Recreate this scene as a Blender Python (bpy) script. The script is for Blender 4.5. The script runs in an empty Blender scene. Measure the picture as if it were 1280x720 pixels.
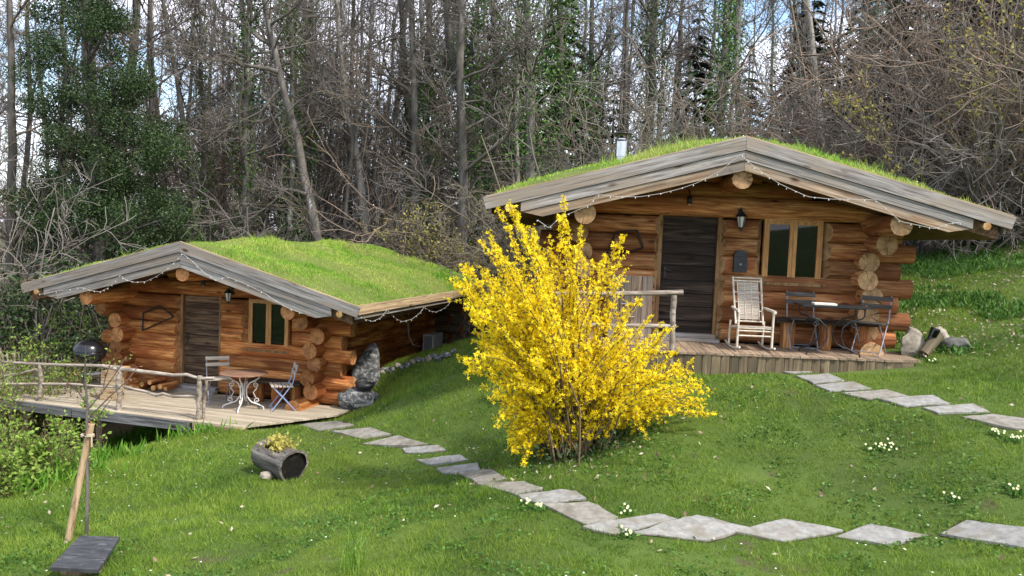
import bpy, math, random
import numpy as np
from mathutils import Matrix, Vector, noise as mnoise

# ------------------------------------------------------------------ camera, world, sun
scene = bpy.context.scene
COL = scene.collection
F, PITCH, ROLL = 1008.4, .062, .041          # focal length in photo pixels (1280 wide), tilt, roll
EYE = np.array([0., 0., 2.])
cp, sp = math.cos(PITCH), math.sin(PITCH); cr, sr = math.cos(ROLL), math.sin(ROLL)
cd = bpy.data.cameras.new('camera'); cam = bpy.data.objects.new('camera', cd); COL.objects.link(cam)
r0 = Vector((1, 0, 0)); u0 = Vector((0, sp, cp)); fw = Vector((0, cp, -sp))
rx = cr*r0 + sr*u0; ux = -sr*r0 + cr*u0
cam.matrix_world = Matrix(((rx.x, ux.x, -fw.x, 0), (rx.y, ux.y, -fw.y, 0), (rx.z, ux.z, -fw.z, 2.), (0, 0, 0, 1)))
cd.sensor_width = 36; cd.lens = 36*F/1280; cd.clip_end = 3000; cd.clip_start = .05
scene.camera = cam

SUN_AZ = math.radians(-38)    # direction TO the sun in the xy plane, from +x
SUN_EL = math.radians(50)
sd = Vector((math.cos(SUN_AZ)*math.cos(SUN_EL), math.sin(SUN_AZ)*math.cos(SUN_EL), math.sin(SUN_EL)))
sl = bpy.data.lights.new('sun', 'SUN'); sl.energy = 2.3; sl.angle = math.radians(4); sl.color = (1, .95, .86)
so = bpy.data.objects.new('sun', sl); COL.objects.link(so)
so.rotation_euler = sd.to_track_quat('Z', 'Y').to_euler()
w = bpy.data.worlds.new('World'); scene.world = w; w.use_nodes = True
nt = w.node_tree; nt.nodes.clear()
wo = nt.nodes.new('ShaderNodeOutputWorld'); bg = nt.nodes.new('ShaderNodeBackground')
sky = nt.nodes.new('ShaderNodeTexSky'); sky.sky_type = 'NISHITA'; sky.sun_disc = False
sky.sun_elevation = SUN_EL; sky.sun_rotation = math.atan2(sd.x, sd.y); sky.air_density = 1.0; sky.dust_density = 1.6
tc = nt.nodes.new('ShaderNodeTexCoord'); mp = nt.nodes.new('ShaderNodeMapping'); mp.inputs['Scale'].default_value = (2.2, 2.2, 6)
cn = nt.nodes.new('ShaderNodeTexNoise'); cn.inputs['Scale'].default_value = 1.6; cn.inputs['Detail'].default_value = 6
crp = nt.nodes.new('ShaderNodeValToRGB'); crp.color_ramp.elements[0].position = .40; crp.color_ramp.elements[1].position = .58
mx = nt.nodes.new('ShaderNodeMix'); mx.data_type = 'RGBA'
mx.inputs[7].default_value = (5.6, 5.8, 6.6, 1)
nt.links.new(tc.outputs['Generated'], mp.inputs['Vector']); nt.links.new(mp.outputs[0], cn.inputs['Vector'])
nt.links.new(cn.outputs[0], crp.inputs[0]); nt.links.new(crp.outputs[0], mx.inputs[0])
nt.links.new(sky.outputs[0], mx.inputs[6]); nt.links.new(mx.outputs[2], bg.inputs['Color'])
bg.inputs['Strength'].default_value = .15
nt.links.new(bg.outputs[0], wo.inputs[0])
vs = scene.view_settings; vs.view_transform = 'Standard'; vs.look = 'None'; vs.exposure = 1.25; vs.gamma = 1; vs.use_curve_mapping = False
scene.render.engine = 'CYCLES'
scene.cycles.max_bounces = 5; scene.cycles.diffuse_bounces = 3; scene.cycles.transparent_max_bounces = 6

# ------------------------------------------------------------------ photo pixel helpers
def ray(x, y):
    a, b = x-640, y-360
    u = cr*a + sr*b; v = -sr*a + cr*b
    X = u/F; up = -v/F
    return np.array([X, cp+up*sp, -sp+up*cp])
def atz(x, y, z): d = ray(x, y); return EYE + d*((z-2.)/d[2])
def aty(x, y, Y): d = ray(x, y); return EYE + d*(Y/d[1])
CR = (3.173, 12.268, .556, .081)      # right cabin: x, y, deck level, yaw
CL = (-5.539, 15.543, -1.243, .277)   # left cabin
def loc(C, q):
    dx, dy = q[0]-C[0], q[1]-C[1]; c, s = math.cos(C[3]), math.sin(C[3])
    return np.array([c*dx-s*dy, s*dx+c*dy, q[2]-C[2]])
def wld(C, l):
    c, s = math.cos(C[3]), math.sin(C[3])
    return np.array([C[0]+c*l[0]+s*l[1], C[1]-s*l[0]+c*l[1], C[2]+l[2]])
def onplane(C, x, y, ly):
    d = ray(x, y); n = np.array([math.sin(C[3]), math.cos(C[3]), 0]); P0 = wld(C, (0, ly, 0))
    return EYE + d*(n@(P0-EYE)/(n@d))
def onside(C, x, y, lx):
    d = ray(x, y); n = np.array([math.cos(C[3]), -math.sin(C[3]), 0]); P0 = wld(C, (lx, 0, 0))
    return EYE + d*(n@(P0-EYE)/(n@d))
rng = np.random.default_rng(7); random.seed(7)
R = math.radians

# ------------------------------------------------------------------ ground height
ctrl = []
def cpix(x, y, Y): ctrl.append(aty(x, y, Y))
def cw(*p): ctrl.append(np.array(p, float))
for a in ((1100, 672, 7.0), (720, 645, 7.25), (900, 665, 7.05), (640, 720, 5.9), (1280, 720, 5.7), (0, 720, 6.5), (300, 720, 6.25), (105, 705, 6.9), (110, 672, 7.4), (350, 597, 10.2), (560, 583, 10.3),
          (500, 562, 11.4), (715, 568, 8.9), (800, 590, 8.1), (1140, 505, 9.25), (1000, 560, 8.3), (1240, 560, 7.95), (1230, 520, 8.9), (1165, 448, 11.2), (1230, 440, 11.3), (1280, 400, 12.5), (1180, 360, 15.2), (1280, 300, 19),
          (0, 600, 10.2), (190, 640, 8.6), (245, 545, 12.8), (120, 575, 11.6), (640, 470, 12.9), (585, 440, 16), (520, 490, 13.4), (590, 505, 11.8)): cpix(*a)
for x, y in ((860, 469), (950, 470), (1040, 470), (1110, 465)): ctrl.append(onplane(CR, x, y, -1.42))
for x, y in ((474, 459), (520, 449), (560, 439)): ctrl.append(onside(CL, x, y, 2.35))
ctrl.append(atz(440, 524, -1.33)); ctrl.append(atz(345, 537, -1.28)); ctrl.append(atz(300, 537, -1.29)); ctrl.append(atz(268, 534, -1.33)); ctrl.append(atz(385, 531, -1.28))
cw(-9, 15, -2.6); cw(-7.5, 13.2, -2.3); cw(-8, 19, -2.4); cw(-4, 17, -1.8); cw(-12, 20, -3.0); cw(3.2, 14, .25); cw(1.2, 14, .15); cw(5.5, 14, .8); cw(3.2, 18, .5); cw(-1, 21, -.6)
cw(-20, 30, -3.2); cw(-6, 30, -1.5); cw(4, 28, .8); cw(14, 28, 3.8); cw(24, 30, 6.5); cw(-40, 55, -6); cw(-10, 55, -3); cw(10, 55, 3); cw(40, 55, 12); cw(40, 20, 9); cw(-40, 10, -5)
cw(0, 0, .35); cw(-5, 1, -.4); cw(5, 1, .5); cw(0, 3, -.1); cw(-4, 4.2, -.75); cw(4, 3.5, .05); cw(20, 5, 3.5); cw(-20, 5, -3); cw(12, 12, 2.4)
K = np.array(ctrl); NK = len(K)
def _u(d2): return np.where(d2 > 0, .5*d2*np.log(np.maximum(d2, 1e-12)), 0)
_A = np.zeros((NK+3, NK+3)); _d = ((K[:, None, :2]-K[None, :, :2])**2).sum(2)
_A[:NK, :NK] = _u(_d) + np.eye(NK)*.35; _A[:NK, NK] = 1; _A[:NK, NK+1:] = K[:, :2]; _A[NK:, :NK] = _A[:NK, NK:].T
_w = np.linalg.solve(_A, np.concatenate([K[:, 2], np.zeros(3)]))
def gz(x, y):
    x = np.atleast_1d(np.asarray(x, float)); y = np.atleast_1d(np.asarray(y, float))
    xc = np.clip(x, -45, 45); yc = np.clip(y, -8, 58)
    out = np.empty(len(x))
    for i in range(0, len(x), 40000):
        a, b = xc[i:i+40000], yc[i:i+40000]
        d2 = (a[:, None]-K[None, :, 0])**2 + (b[:, None]-K[None, :, 1])**2
        out[i:i+40000] = _u(d2)@_w[:NK] + _w[NK] + _w[NK+1]*a + _w[NK+2]*b
    return out + .012*np.sin(x*3.1+1.3*np.sin(y*1.7))*np.cos(y*2.3+x) + .02*np.sin(x*.9+y*1.1)
def g1(x, y): return float(gz([x], [y])[0])
def gp(px, py):
    d = ray(px, py); lo = 2.0
    t = np.arange(3., 60, .05); P = EYE[None]+d[None]*t[:, None]
    below = P[:, 2] < gz(P[:, 0], P[:, 1])
    i = int(np.argmax(below)); a, b = t[max(i-1, 0)], t[i]
    for _ in range(18):
        m = (a+b)/2; q = EYE+d*m
        if q[2] < g1(q[0], q[1]): b = m
        else: a = m
    return EYE+d*(a+b)/2

# ------------------------------------------------------------------ object helpers
def vnoise(P, s, o=0):
    q = P*s+o*17.3; i = np.floor(q).astype(np.int64); f = q-i; f = f*f*(3-2*f)
    def h(a, b): return np.modf(np.abs(np.sin(a*127.1+b*311.7+o*7.7)*43758.5453))[0]
    a, b = i[:, 0], i[:, 1]
    return (h(a, b)*(1-f[:, 0])+h(a+1, b)*f[:, 0])*(1-f[:, 1])+(h(a, b+1)*(1-f[:, 0])+h(a+1, b+1)*f[:, 0])*f[:, 1]
def tag(o, label=None, cat=None, group=None, kind=None):
    if label: o['label'] = label
    if cat: o['category'] = cat
    if group: o['group'] = group
    if kind: o['kind'] = kind
    return o
def empty(name, l=(0, 0, 0), rz=0, parent=None):
    o = bpy.data.objects.new(name, None); COL.objects.link(o); o.location = tuple(l); o.rotation_euler = (0, 0, rz)
    o.empty_display_size = .1
    if parent: o.parent = parent
    return o
def link(name, me, parent=None, l=(0, 0, 0), rot=(0, 0, 0), s=(1, 1, 1)):
    o = bpy.data.objects.new(name, me); COL.objects.link(o); o.parent = parent
    o.location = tuple(float(v) for v in l); o.rotation_euler = rot; o.scale = s
    return o
def copy_tree(o, parent=None):
    c = o.copy(); COL.objects.link(c); c.parent = parent
    for ch in list(o.children): copy_tree(ch, c)
    return c
def mesh_np(name, V, F4=None, F3=None, v=None, mats=(), mi=None, smooth=True):
    me = bpy.data.meshes.new(name); V = np.asarray(V, np.float32)
    F4 = np.zeros((0, 4), int) if F4 is None or len(F4) == 0 else np.asarray(F4)
    F3 = np.zeros((0, 3), int) if F3 is None or len(F3) == 0 else np.asarray(F3)
    idx = np.concatenate([F4.ravel(), F3.ravel()]).astype(np.int32)
    st = np.concatenate([np.arange(len(F4))*4, len(F4)*4+np.arange(len(F3))*3]).astype(np.int32)
    me.vertices.add(len(V)); me.vertices.foreach_set('co', V.ravel())
    me.loops.add(len(idx)); me.loops.foreach_set('vertex_index', idx)
    me.polygons.add(len(st)); me.polygons.foreach_set('loop_start', st)
    if v is not None:
        at = me.attributes.new('v', 'FLOAT', 'POINT'); at.data.foreach_set('value', np.asarray(v, np.float32))
    for m in mats: me.materials.append(m)
    if mi is not None: me.polygons.foreach_set('material_index', np.asarray(mi, np.int32))
    me.polygons.foreach_set('use_smooth', np.full(len(st), bool(smooth)))
    me.update(calc_edges=True); me.validate()
    return me

def leaves0(P, size):
    n = len(P); a = np.arange(5)*1.2566; ring = np.stack([np.cos(a), np.sin(a), 0*a+.3], 1)*size*.5
    V = np.concatenate([P[:, None], P[:, None]+ring[None]], 1).reshape(-1, 3); i0 = np.arange(n)*6
    return V, np.concatenate([np.stack([i0, i0+1+k, i0+1+(k+1) % 5], 1) for k in range(5)]), None
class MB:
    """collects shapes, builds ONE mesh"""
    def __init__(s): s.V = []; s.Q = []; s.T = []; s.qm = []; s.tm = []; s.n = 0; s.a = []
    def add(s, V, Q=None, T=None, m=0, v=None):
        V = np.asarray(V, float)
        s.V.append(V)
        s.a.append(np.full(len(V), 0. if v is None else v) if np.ndim(v) == 0 else np.asarray(v))
        if Q is not None and len(Q): s.Q.append(np.asarray(Q)+s.n); s.qm.append(np.full(len(Q), m))
        if T is not None and len(T): s.T.append(np.asarray(T)+s.n); s.tm.append(np.full(len(T), m))
        s.n += len(V)
    def tube(s, path, rad, n=8, caps=True, m=0, mcap=None, v=None, jit=0):
        P = np.asarray(path, float); k = len(P); rad = np.broadcast_to(np.asarray(rad, float), (k,))
        t = np.gradient(P, axis=0); t /= np.linalg.norm(t, axis=1)[:, None]+1e-9
        mt = np.abs(t.mean(0)); ref = np.zeros(3); ref[int(np.argmin(mt))] = 1
        e1 = np.cross(t, ref); e1 /= np.linalg.norm(e1, axis=1)[:, None]+1e-9
        e2 = np.cross(t, e1)
        a = np.arange(n)*2*math.pi/n
        rr = rad[:, None]*np.ones((1, n))
        if jit: rr = rr*(1+jit*rng.standard_normal((k, n)))
        V = P[:, None]+rr[..., None]*(np.cos(a)[None, :, None]*e1[:, None]+np.sin(a)[None, :, None]*e2[:, None])
        i = np.arange(k-1)[:, None]*n; j = np.arange(n)[None]; j2 = (j+1) % n
        Q = np.stack([i+j, i+n+j, i+n+j2, i+j2], -1).reshape(-1, 4)
        V = V.reshape(-1, 3); s.add(V, Q, m=m, v=v)
        if caps:
            mc = m if mcap is None else mcap
            for e, row in ((0, 0), (1, k-1)):
                c = P[row]; ring = V[row*n:(row+1)*n]
                T = np.array([[n, j, (j+1) % n] if e == 0 else [n, (j+1) % n, j] for j in range(n)])
                s.add(np.vstack([ring, c[None]]), T=T, m=mc, v=v)
        return s
    def box(s, c, d, rot=None, m=0, v=None):
        h = np.array(d)/2.
        V = np.array([[x, y, z] for x in (-1, 1) for y in (-1, 1) for z in (-1, 1)])*h
        if rot is not None: V = V@np.array(rot).T
        s.add(V+np.array(c), [[0, 1, 3, 2], [4, 6, 7, 5], [0, 4, 5, 1], [2, 3, 7, 6], [0, 2, 6, 4], [1, 5, 7, 3]], m=m, v=v)
        return s
    def lathe(s, prof, n=20, c=(0, 0, 0), m=0):
        a = np.arange(n)*2*math.pi/n; k = len(prof)
        V = np.array([[r*np.cos(t)+c[0], r*np.sin(t)+c[1], z+c[2]] for r, z in prof for t in a])
        i = np.arange(k-1)[:, None]*n; j = np.arange(n)[None]; j2 = (j+1) % n
        s.add(V, np.stack([i+j, i+j2, i+n+j2, i+n+j], -1).reshape(-1, 4), m=m); return s
    def prism(s, poly, y0, y1, m=0):      # polygon in xz, extruded in y
        k = len(poly); V = [[p[0], y0, p[1]] for p in poly]+[[p[0], y1, p[1]] for p in poly]
        cx = np.mean(np.array(poly), 0); V += [[cx[0], y0, cx[1]], [cx[0], y1, cx[1]]]
        Q = [[i, (i+1) % k, k+(i+1) % k, k+i] for i in range(k)]
        T = [[2*k, (i+1) % k, i] for i in range(k)]+[[2*k+1, k+i, k+(i+1) % k] for i in range(k)]
        s.add(V, Q, T, m=m); return s
    def build(s, name, mats, parent=None, smooth=False, l=(0, 0, 0), rot=(0, 0, 0), mesh_only=False):
        if not isinstance(mats, (list, tuple)): mats = (mats,)
        V = np.concatenate(s.V); Q = np.concatenate(s.Q) if s.Q else None; T = np.concatenate(s.T) if s.T else None
        mi = np.concatenate(s.qm+s.tm)
        me = mesh_np(name, V, Q, T, np.concatenate(s.a), mats, mi, smooth)
        if mesh_only: return me
        return link(name, me, parent, l, rot)
def auto_smooth(o, ang=40):
    me = o.data if hasattr(o, 'data') else o
    me.set_sharp_from_angle(angle=R(ang))
def rotm(axis, ang): return np.array(Matrix.Rotation(ang, 3, axis))

# ------------------------------------------------------------------ materials
def mat(name):
    m = bpy.data.materials.new(name); m.use_nodes = True; t = m.node_tree; t.nodes.clear()
    o = t.nodes.new('ShaderNodeOutputMaterial'); b = t.nodes.new('ShaderNodeBsdfPrincipled')
    t.links.new(b.outputs[0], o.inputs[0]); return m, t, b, o
def N(t, typ, **kw):
    n = t.nodes.new('ShaderNode'+typ)
    for k, v in kw.items(): n.inputs[k].default_value = v
    return n
def ramp(t, fac, cols, pos=None):
    n = t.nodes.new('ShaderNodeValToRGB'); e = n.color_ramp.elements
    pos = pos or [i/(len(cols)-1) for i in range(len(cols))]
    while len(e) < len(cols): e.new(.5)
    for i, (c, p) in enumerate(zip(cols, pos)): e[i].position = p; e[i].color = (*c, 1)
    t.links.new(fac, n.inputs[0]); return n.outputs[0]
def mixc(t, a, b, fac, mode='MIX'):
    n = t.nodes.new('ShaderNodeMix'); n.data_type = 'RGBA'; n.blend_type = mode
    for sck, v in ((0, fac), (6, a), (7, b)):
        if hasattr(v, 'links'): t.links.new(v, n.inputs[sck])
        elif sck == 0: n.inputs[0].default_value = v
        else: n.inputs[sck].default_value = (*v, 1)
    return n.outputs[2]
def coords(t, scale, rand=True, src='Object'):
    c = t.nodes.new('ShaderNodeTexCoord'); out = c.outputs[src]
    if rand:
        oi = t.nodes.new('ShaderNodeObjectInfo'); mu = t.nodes.new('ShaderNodeMath'); mu.operation = 'MULTIPLY'; mu.inputs[1].default_value = 137.
        t.links.new(oi.outputs['Random'], mu.inputs[0])
        ad = t.nodes.new('ShaderNodeVectorMath'); ad.operation = 'ADD'
        t.links.new(out, ad.inputs[0]); t.links.new(mu.outputs[0], ad.inputs[1]); out = ad.outputs[0]
    mpn = t.nodes.new('ShaderNodeMapping'); mpn.inputs['Scale'].default_value = scale
    t.links.new(out, mpn.inputs['Vector']); return mpn.outputs[0]
def noise(t, vec, scale, detail=5, rough=.6, dist=0):
    n = N(t, 'TexNoise', Scale=scale, Detail=detail, Roughness=rough, Distortion=dist); t.links.new(vec, n.inputs['Vector']); return n.outputs[0]
def bump(t, b, h, strength=.4, dist=.01):
    n = N(t, 'Bump', Strength=strength, Distance=dist); t.links.new(h, n.inputs['Height']); t.links.new(n.outputs[0], b.inputs['Normal'])
def wood(name, cols, stretch=(1.2, 14, 14), tint=.35, knots=True, rough=.75, bmp=.35, cracks=.5, patch=None):
    m, t, b, o = mat(name); v = coords(t, stretch)
    n1 = noise(t, v, 1.6, 7, .62, .6)
    col = ramp(t, n1, cols, [.30, .45, .57, .72])
    v2 = coords(t, (.8, 3, 3)); n2 = noise(t, v2, 1.3, 3, .5)
    if patch: col = mixc(t, col, patch, ramp(t, n2, [(0, 0, 0), (.85,)*3], [.46, .60]))
    oi = t.nodes.new('ShaderNodeObjectInfo')
    col = mixc(t, col, ramp(t, oi.outputs['Random'], [(1-tint,)*3, (1+tint*.5,)*3]), 1, 'MULTIPLY')
    # fine dark cracks along the grain
    v3 = coords(t, (stretch[0]*.5, stretch[1]*2.2, stretch[2]*2.2)); n3 = noise(t, v3, 2.2, 4, .5)
    ck = ramp(t, n3, [(1-cracks,)*3, (1, 1, 1)], [.34, .44]); col = mixc(t, col, ck, 1, 'MULTIPLY')
    if knots:
        vk = coords(t, (2.2, 5.5, 5.5)); k = N(t, 'TexVoronoi', Scale=.75); t.links.new(vk, k.inputs['Vector'])
        col = mixc(t, col, ramp(t, k.outputs['Distance'], [(.22, .13, .09), (1, 1, 1)], [.05, .16]), 1, 'MULTIPLY')
    t.links.new(col, b.inputs['Base Color']); b.inputs['Roughness'].default_value = rough; b.inputs['Specular IOR Level'].default_value = .25
    bump(t, b, n1, bmp, .012); return m
def endgrain(name, c1, c2):
    m, t, b, o = mat(name); c = t.nodes.new('ShaderNodeTexCoord')
    sx = t.nodes.new('ShaderNodeSeparateXYZ'); t.links.new(c.outputs['Object'], sx.inputs[0])
    cb = t.nodes.new('ShaderNodeCombineXYZ'); t.links.new(sx.outputs[1], cb.inputs[0]); t.links.new(sx.outputs[2], cb.inputs[1])
    wv = t.nodes.new('ShaderNodeTexWave'); wv.wave_type = 'RINGS'; wv.rings_direction = 'Z'
    wv.inputs['Scale'].default_value = 14; wv.inputs['Distortion'].default_value = 2.5; wv.inputs['Detail'].default_value = 2; wv.inputs['Detail Scale'].default_value = 1
    t.links.new(cb.outputs[0], wv.inputs['Vector'])
    vv = coords(t, (6, 6, 6)); n = noise(t, vv, 1.4, 5)
    col = mixc(t, c1, c2, ramp(t, wv.outputs[0], [(0, 0, 0), (.8,)*3]))
    col = mixc(t, col, ramp(t, n, [(.45, .4, .36), (1.1,)*3], [.3, .6]), 1, 'MULTIPLY')
    # radial checks
    gr = t.nodes.new('ShaderNodeTexGradient'); gr.gradient_type = 'RADIAL'
    t.links.new(cb.outputs[0], gr.inputs[0])
    ad = t.nodes.new('ShaderNodeMath'); ad.operation = 'MULTIPLY'; ad.inputs[1].default_value = 9.; t.links.new(gr.outputs[1], ad.inputs[0])
    oi = t.nodes.new('ShaderNodeObjectInfo'); mu = t.nodes.new('ShaderNodeMath'); mu.operation = 'MULTIPLY_ADD'; mu.inputs[1].default_value = 60
    t.links.new(oi.outputs['Random'], mu.inputs[0]); t.links.new(ad.outputs[0], mu.inputs[2])
    nn = N(t, 'TexNoise', Scale=2.2, Detail=2); nn.noise_dimensions = '1D'; t.links.new(mu.outputs[0], nn.inputs['W'])
    col = mixc(t, col, ramp(t, nn.outputs[0], [(.25, .2, .16), (1, 1, 1)], [.30, .345]), 1, 'MULTIPLY')
    col = mixc(t, col, ramp(t, oi.outputs['Random'], [(.55, .48, .42), (.8, .78, .76), (1.12, 1.1, 1.06)]), 1, 'MULTIPLY')
    t.links.new(col, b.inputs['Base Color']); b.inputs['Roughness'].default_value = .8; b.inputs['Specular IOR Level'].default_value = .2
    bump(t, b, n, .2, .01); return m
def rough_mat(name, cols, scale=6, pos=None, rough=.85, bmp=.5, bd=.02, src='Object', spot=None, sc=(1, 1, 1), spotscale=9, spotpos=(.5, .58), detail=7):
    m, t, b, o = mat(name); v = coords(t, sc, src == 'Object', src); n = noise(t, v, scale, detail, .65)
    col = ramp(t, n, cols, pos)
    if spot:
        n2 = noise(t, v, spotscale, 4, .6, .4); col = mixc(t, col, spot, ramp(t, n2, [(0, 0, 0), (1, 1, 1)], list(spotpos)))
    t.links.new(col, b.inputs['Base Color']); b.inputs['Roughness'].default_value = rough; b.inputs['Specular IOR Level'].default_value = .25
    if bmp: bump(t, b, n, bmp, bd)
    return m
def plain(name, c, rough=.5, metal=0, var=.25, scale=12):
    m, t, b, o = mat(name); v = coords(t, (1, 1, 1)); n = noise(t, v, scale, 5)
    col = ramp(t, n, [tuple(x*(1-var) for x in c), tuple(min(1, x*(1+var)) for x in c)], [.3, .7])
    t.links.new(col, b.inputs['Base Color']); b.inputs['Roughness'].default_value = rough; b.inputs['Metallic'].default_value = metal
    return m
def leaf(name, cols, trans=.35, patch=None, pscale=.35, ppos=(.42, .62), rough=.55, tv=None):
    m, t, b, o = mat(name); a = t.nodes.new('ShaderNodeAttribute'); a.attribute_name = 'v'
    col = ramp(t, a.outputs['Fac'], cols)
    oi = t.nodes.new('ShaderNodeObjectInfo'); col = mixc(t, col, ramp(t, oi.outputs['Random'], [(.75,)*3, (1.2,)*3]), 1, 'MULTIPLY') if tv else col
    if patch:
        g = t.nodes.new('ShaderNodeNewGeometry'); n = noise(t, g.outputs['Position'], pscale, 4, .6)
        col = mixc(t, col, patch, ramp(t, n, [(0, 0, 0), (.8,)*3], list(ppos)))
    t.links.new(col, b.inputs['Base Color']); b.inputs['Roughness'].default_value = rough; b.inputs['Specular IOR Level'].default_value = .3
    if trans:
        tr = t.nodes.new('ShaderNodeBsdfTranslucent'); t.links.new(col, tr.inputs[0]); ms = t.nodes.new('ShaderNodeMixShader'); ms.inputs[0].default_value = trans
        t.links.new(b.outputs[0], ms.inputs[1]); t.links.new(tr.outputs[0], ms.inputs[2]); t.links.new(ms.outputs[0], o.inputs[0])
    return m
M = {}
M['log_L'] = wood('log wood orange', [(.14, .040, .014), (.39, .135, .036), (.57, .25, .075), (.72, .42, .17)], tint=.5, patch=(.25, .068, .018), rough=.8, cracks=.62)
M['log_R'] = wood('log wood brown', [(.12, .042, .016), (.36, .145, .052), (.53, .265, .105), (.68, .43, .21)], tint=.5, patch=(.26, .085, .03), rough=.8, cracks=.62)
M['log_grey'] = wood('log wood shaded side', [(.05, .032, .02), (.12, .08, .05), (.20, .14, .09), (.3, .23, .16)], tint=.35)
M['end_L'] = endgrain('log end orange', (.40, .165, .06), (.56, .30, .13))
M['end_R'] = endgrain('log end tan', (.42, .25, .12), (.58, .40, .22))
M['end_fresh'] = endgrain('fresh cut end', (.62, .38, .15), (.72, .50, .24))
M['grey_board'] = wood('weathered grey board', [(.09, .078, .068), (.22, .198, .178), (.32, .295, .27), (.44, .415, .39)], stretch=(.9, 16, 16), tint=.22, patch=(.28, .23, .18), cracks=.6)
M['brown_board'] = wood('weathered brown board', [(.13, .075, .04), (.28, .185, .115), (.38, .28, .19), (.47, .38, .28)], stretch=(.9, 16, 16), tint=.25, patch=(.23, .20, .17))
M['fascia'] = wood('pale fascia board', [(.2, .13, .07), (.34, .24, .14), (.45, .33, .2), (.55, .44, .29)], stretch=(.9, 14, 14), tint=.15)
M['deck_L'] = wood('pale deck board', [(.24, .195, .135), (.36, .30, .215), (.44, .375, .28), (.52, .455, .355)], stretch=(.8, 18, 18), tint=.2, knots=False, cracks=.3)
M['deck_R'] = wood('brown deck board', [(.15, .10, .062), (.25, .175, .115), (.33, .245, .17), (.42, .33, .24)], stretch=(.8, 18, 18), tint=.25, knots=False, cracks=.35)
M['skirt'] = wood('deck skirt board', [(.08, .055, .03), (.15, .11, .065), (.22, .165, .10), (.30, .24, .155)], stretch=(.8, 16, 16), tint=.35, patch=(.12, .10, .06))
M['door_L'] = wood('dark brown door plank', [(.032, .018, .010), (.105, .06, .034), (.19, .115, .066), (.30, .20, .125)], tint=.5, stretch=(1, 14, 14))
M['door_R'] = wood('black brown door plank', [(.008, .006, .005), (.026, .017, .012), (.048, .032, .023), (.11, .077, .056)], tint=.5, stretch=(1, 14, 14))
M['frame'] = wood('window frame pine', [(.30, .125, .036), (.43, .205, .068), (.53, .28, .10), (.60, .35, .15)], stretch=(12, 12, 1.2), tint=.1, knots=False, cracks=.15, rough=.5)
M['jamb'] = wood('jamb wood', [(.10, .05, .02), (.19, .1, .042), (.27, .155, .07), (.33, .2, .1)], stretch=(12, 12, 1.2), tint=.1, knots=False)
M['dark_beam'] = wood('dark weathered beam', [(.035, .034, .034), (.085, .083, .082), (.15, .147, .144), (.24, .235, .23)], stretch=(.8, 14, 14), tint=.1)
M['hollow'] = rough_mat('rotten hollow', [(.003, .003, .003), (.008, .007, .006), (.05, .03, .016)], 9, [.3, .55, .75], rough=1, bmp=.6)
M['pole'] = wood('peeled grey pole', [(.13, .10, .075), (.27, .22, .17), (.38, .32, .26), (.50, .44, .37)], stretch=(2, 12, 12), tint=.2, knots=False)
M['stake'] = wood('stake wood', [(.20, .12, .06), (.33, .22, .125), (.42, .30, .18), (.50, .38, .25)], stretch=(12, 12, 1.2), tint=.1, knots=False)
M['slate'] = rough_mat('slate slab black', [(.022, .023, .026), (.045, .046, .05), (.08, .08, .085)], 5, [.3, .5, .7], rough=.55, bmp=.5, bd=.008, spot=(.13, .13, .135), sc=(1, 5, 1), spotscale=7, spotpos=(.60, .66))
M['slab'] = rough_mat('path slab stone', [(.155, .15, .134), (.235, .228, .208), (.315, .308, .286)], 14, [.3, .5, .7], bmp=.3, bd=.006, spot=(.18, .16, .125), spotscale=3.2, spotpos=(.52, .68))
M['slab_tan'] = rough_mat('path slab tan stone', [(.15, .136, .111), (.222, .205, .172), (.295, .276, .24)], 14, [.3, .5, .7], bmp=.3, bd=.006, spot=(.15, .13, .10), spotscale=4, spotpos=(.52, .68))
M['rock'] = rough_mat('lichen boulder', [(.035, .036, .038), (.10, .10, .10), (.2, .2, .195)], 7, [.35, .5, .7], bmp=.9, bd=.04, spot=(.30, .30, .285), spotscale=14, spotpos=(.50, .62))
M['rock_tan'] = rough_mat('tan rock', [(.12, .10, .075), (.26, .225, .175), (.40, .36, .29)], 5, [.3, .5, .7], bmp=.9, bd=.05)
M['rock_dark'] = rough_mat('dark rock', [(.05, .047, .042), (.11, .105, .095), (.19, .18, .165)], 6, [.3, .5, .7], bmp=.8, bd=.03)
M['soil'] = rough_mat('soil', [(.028, .019, .011), (.06, .042, .026), (.11, .08, .05)], 22, bmp=.8, bd=.03)
M['iron_white'] = plain('white painted iron', (.62, .60, .57), .5, 0, .15)
M['iron_black'] = plain('black painted iron', (.022, .022, .024), .45, .3, .3)
M['iron_blue'] = plain('blue grey painted steel', (.25, .33, .52), .4, .1, .15)
M['iron_grey'] = plain('grey painted steel', (.22, .22, .25), .45, .1, .2)
M['slat_pale'] = wood('pale chair slat', [(.3, .24, .18), (.42, .36, .29), (.5, .44, .37), (.58, .52, .45)], tint=.1, knots=False)
M['slat_dark'] = wood('dark chair slat', [(.03, .025, .022), (.06, .05, .045), (.09, .08, .07), (.13, .12, .11)], tint=.1, knots=False)
M['table_top'] = wood('brown table top', [(.11, .055, .032), (.19, .10, .06), (.25, .145, .09), (.32, .21, .14)], tint=.05, knots=False)
M['bamboo'] = wood('bleached bamboo', [(.36, .30, .22), (.52, .46, .37), (.62, .56, .47), (.70, .65, .56)], stretch=(6, 6, 6), tint=.08, knots=False, cracks=.2)
M['steel'] = plain('galvanised steel', (.55, .55, .55), .28, 1, .1)
M['plastic'] = plain('white plastic casing', (.55, .55, .52), .4, 0, .08)
M['dark'] = plain('black enamel', (.012, .012, .013), .22, 0, .2)
M['black_matt'] = plain('black matt', (.012, .011, .01), .7, 0, .3)
M['wire'] = plain('white cable', (.38, .37, .34), .5, 0, .1)
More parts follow.
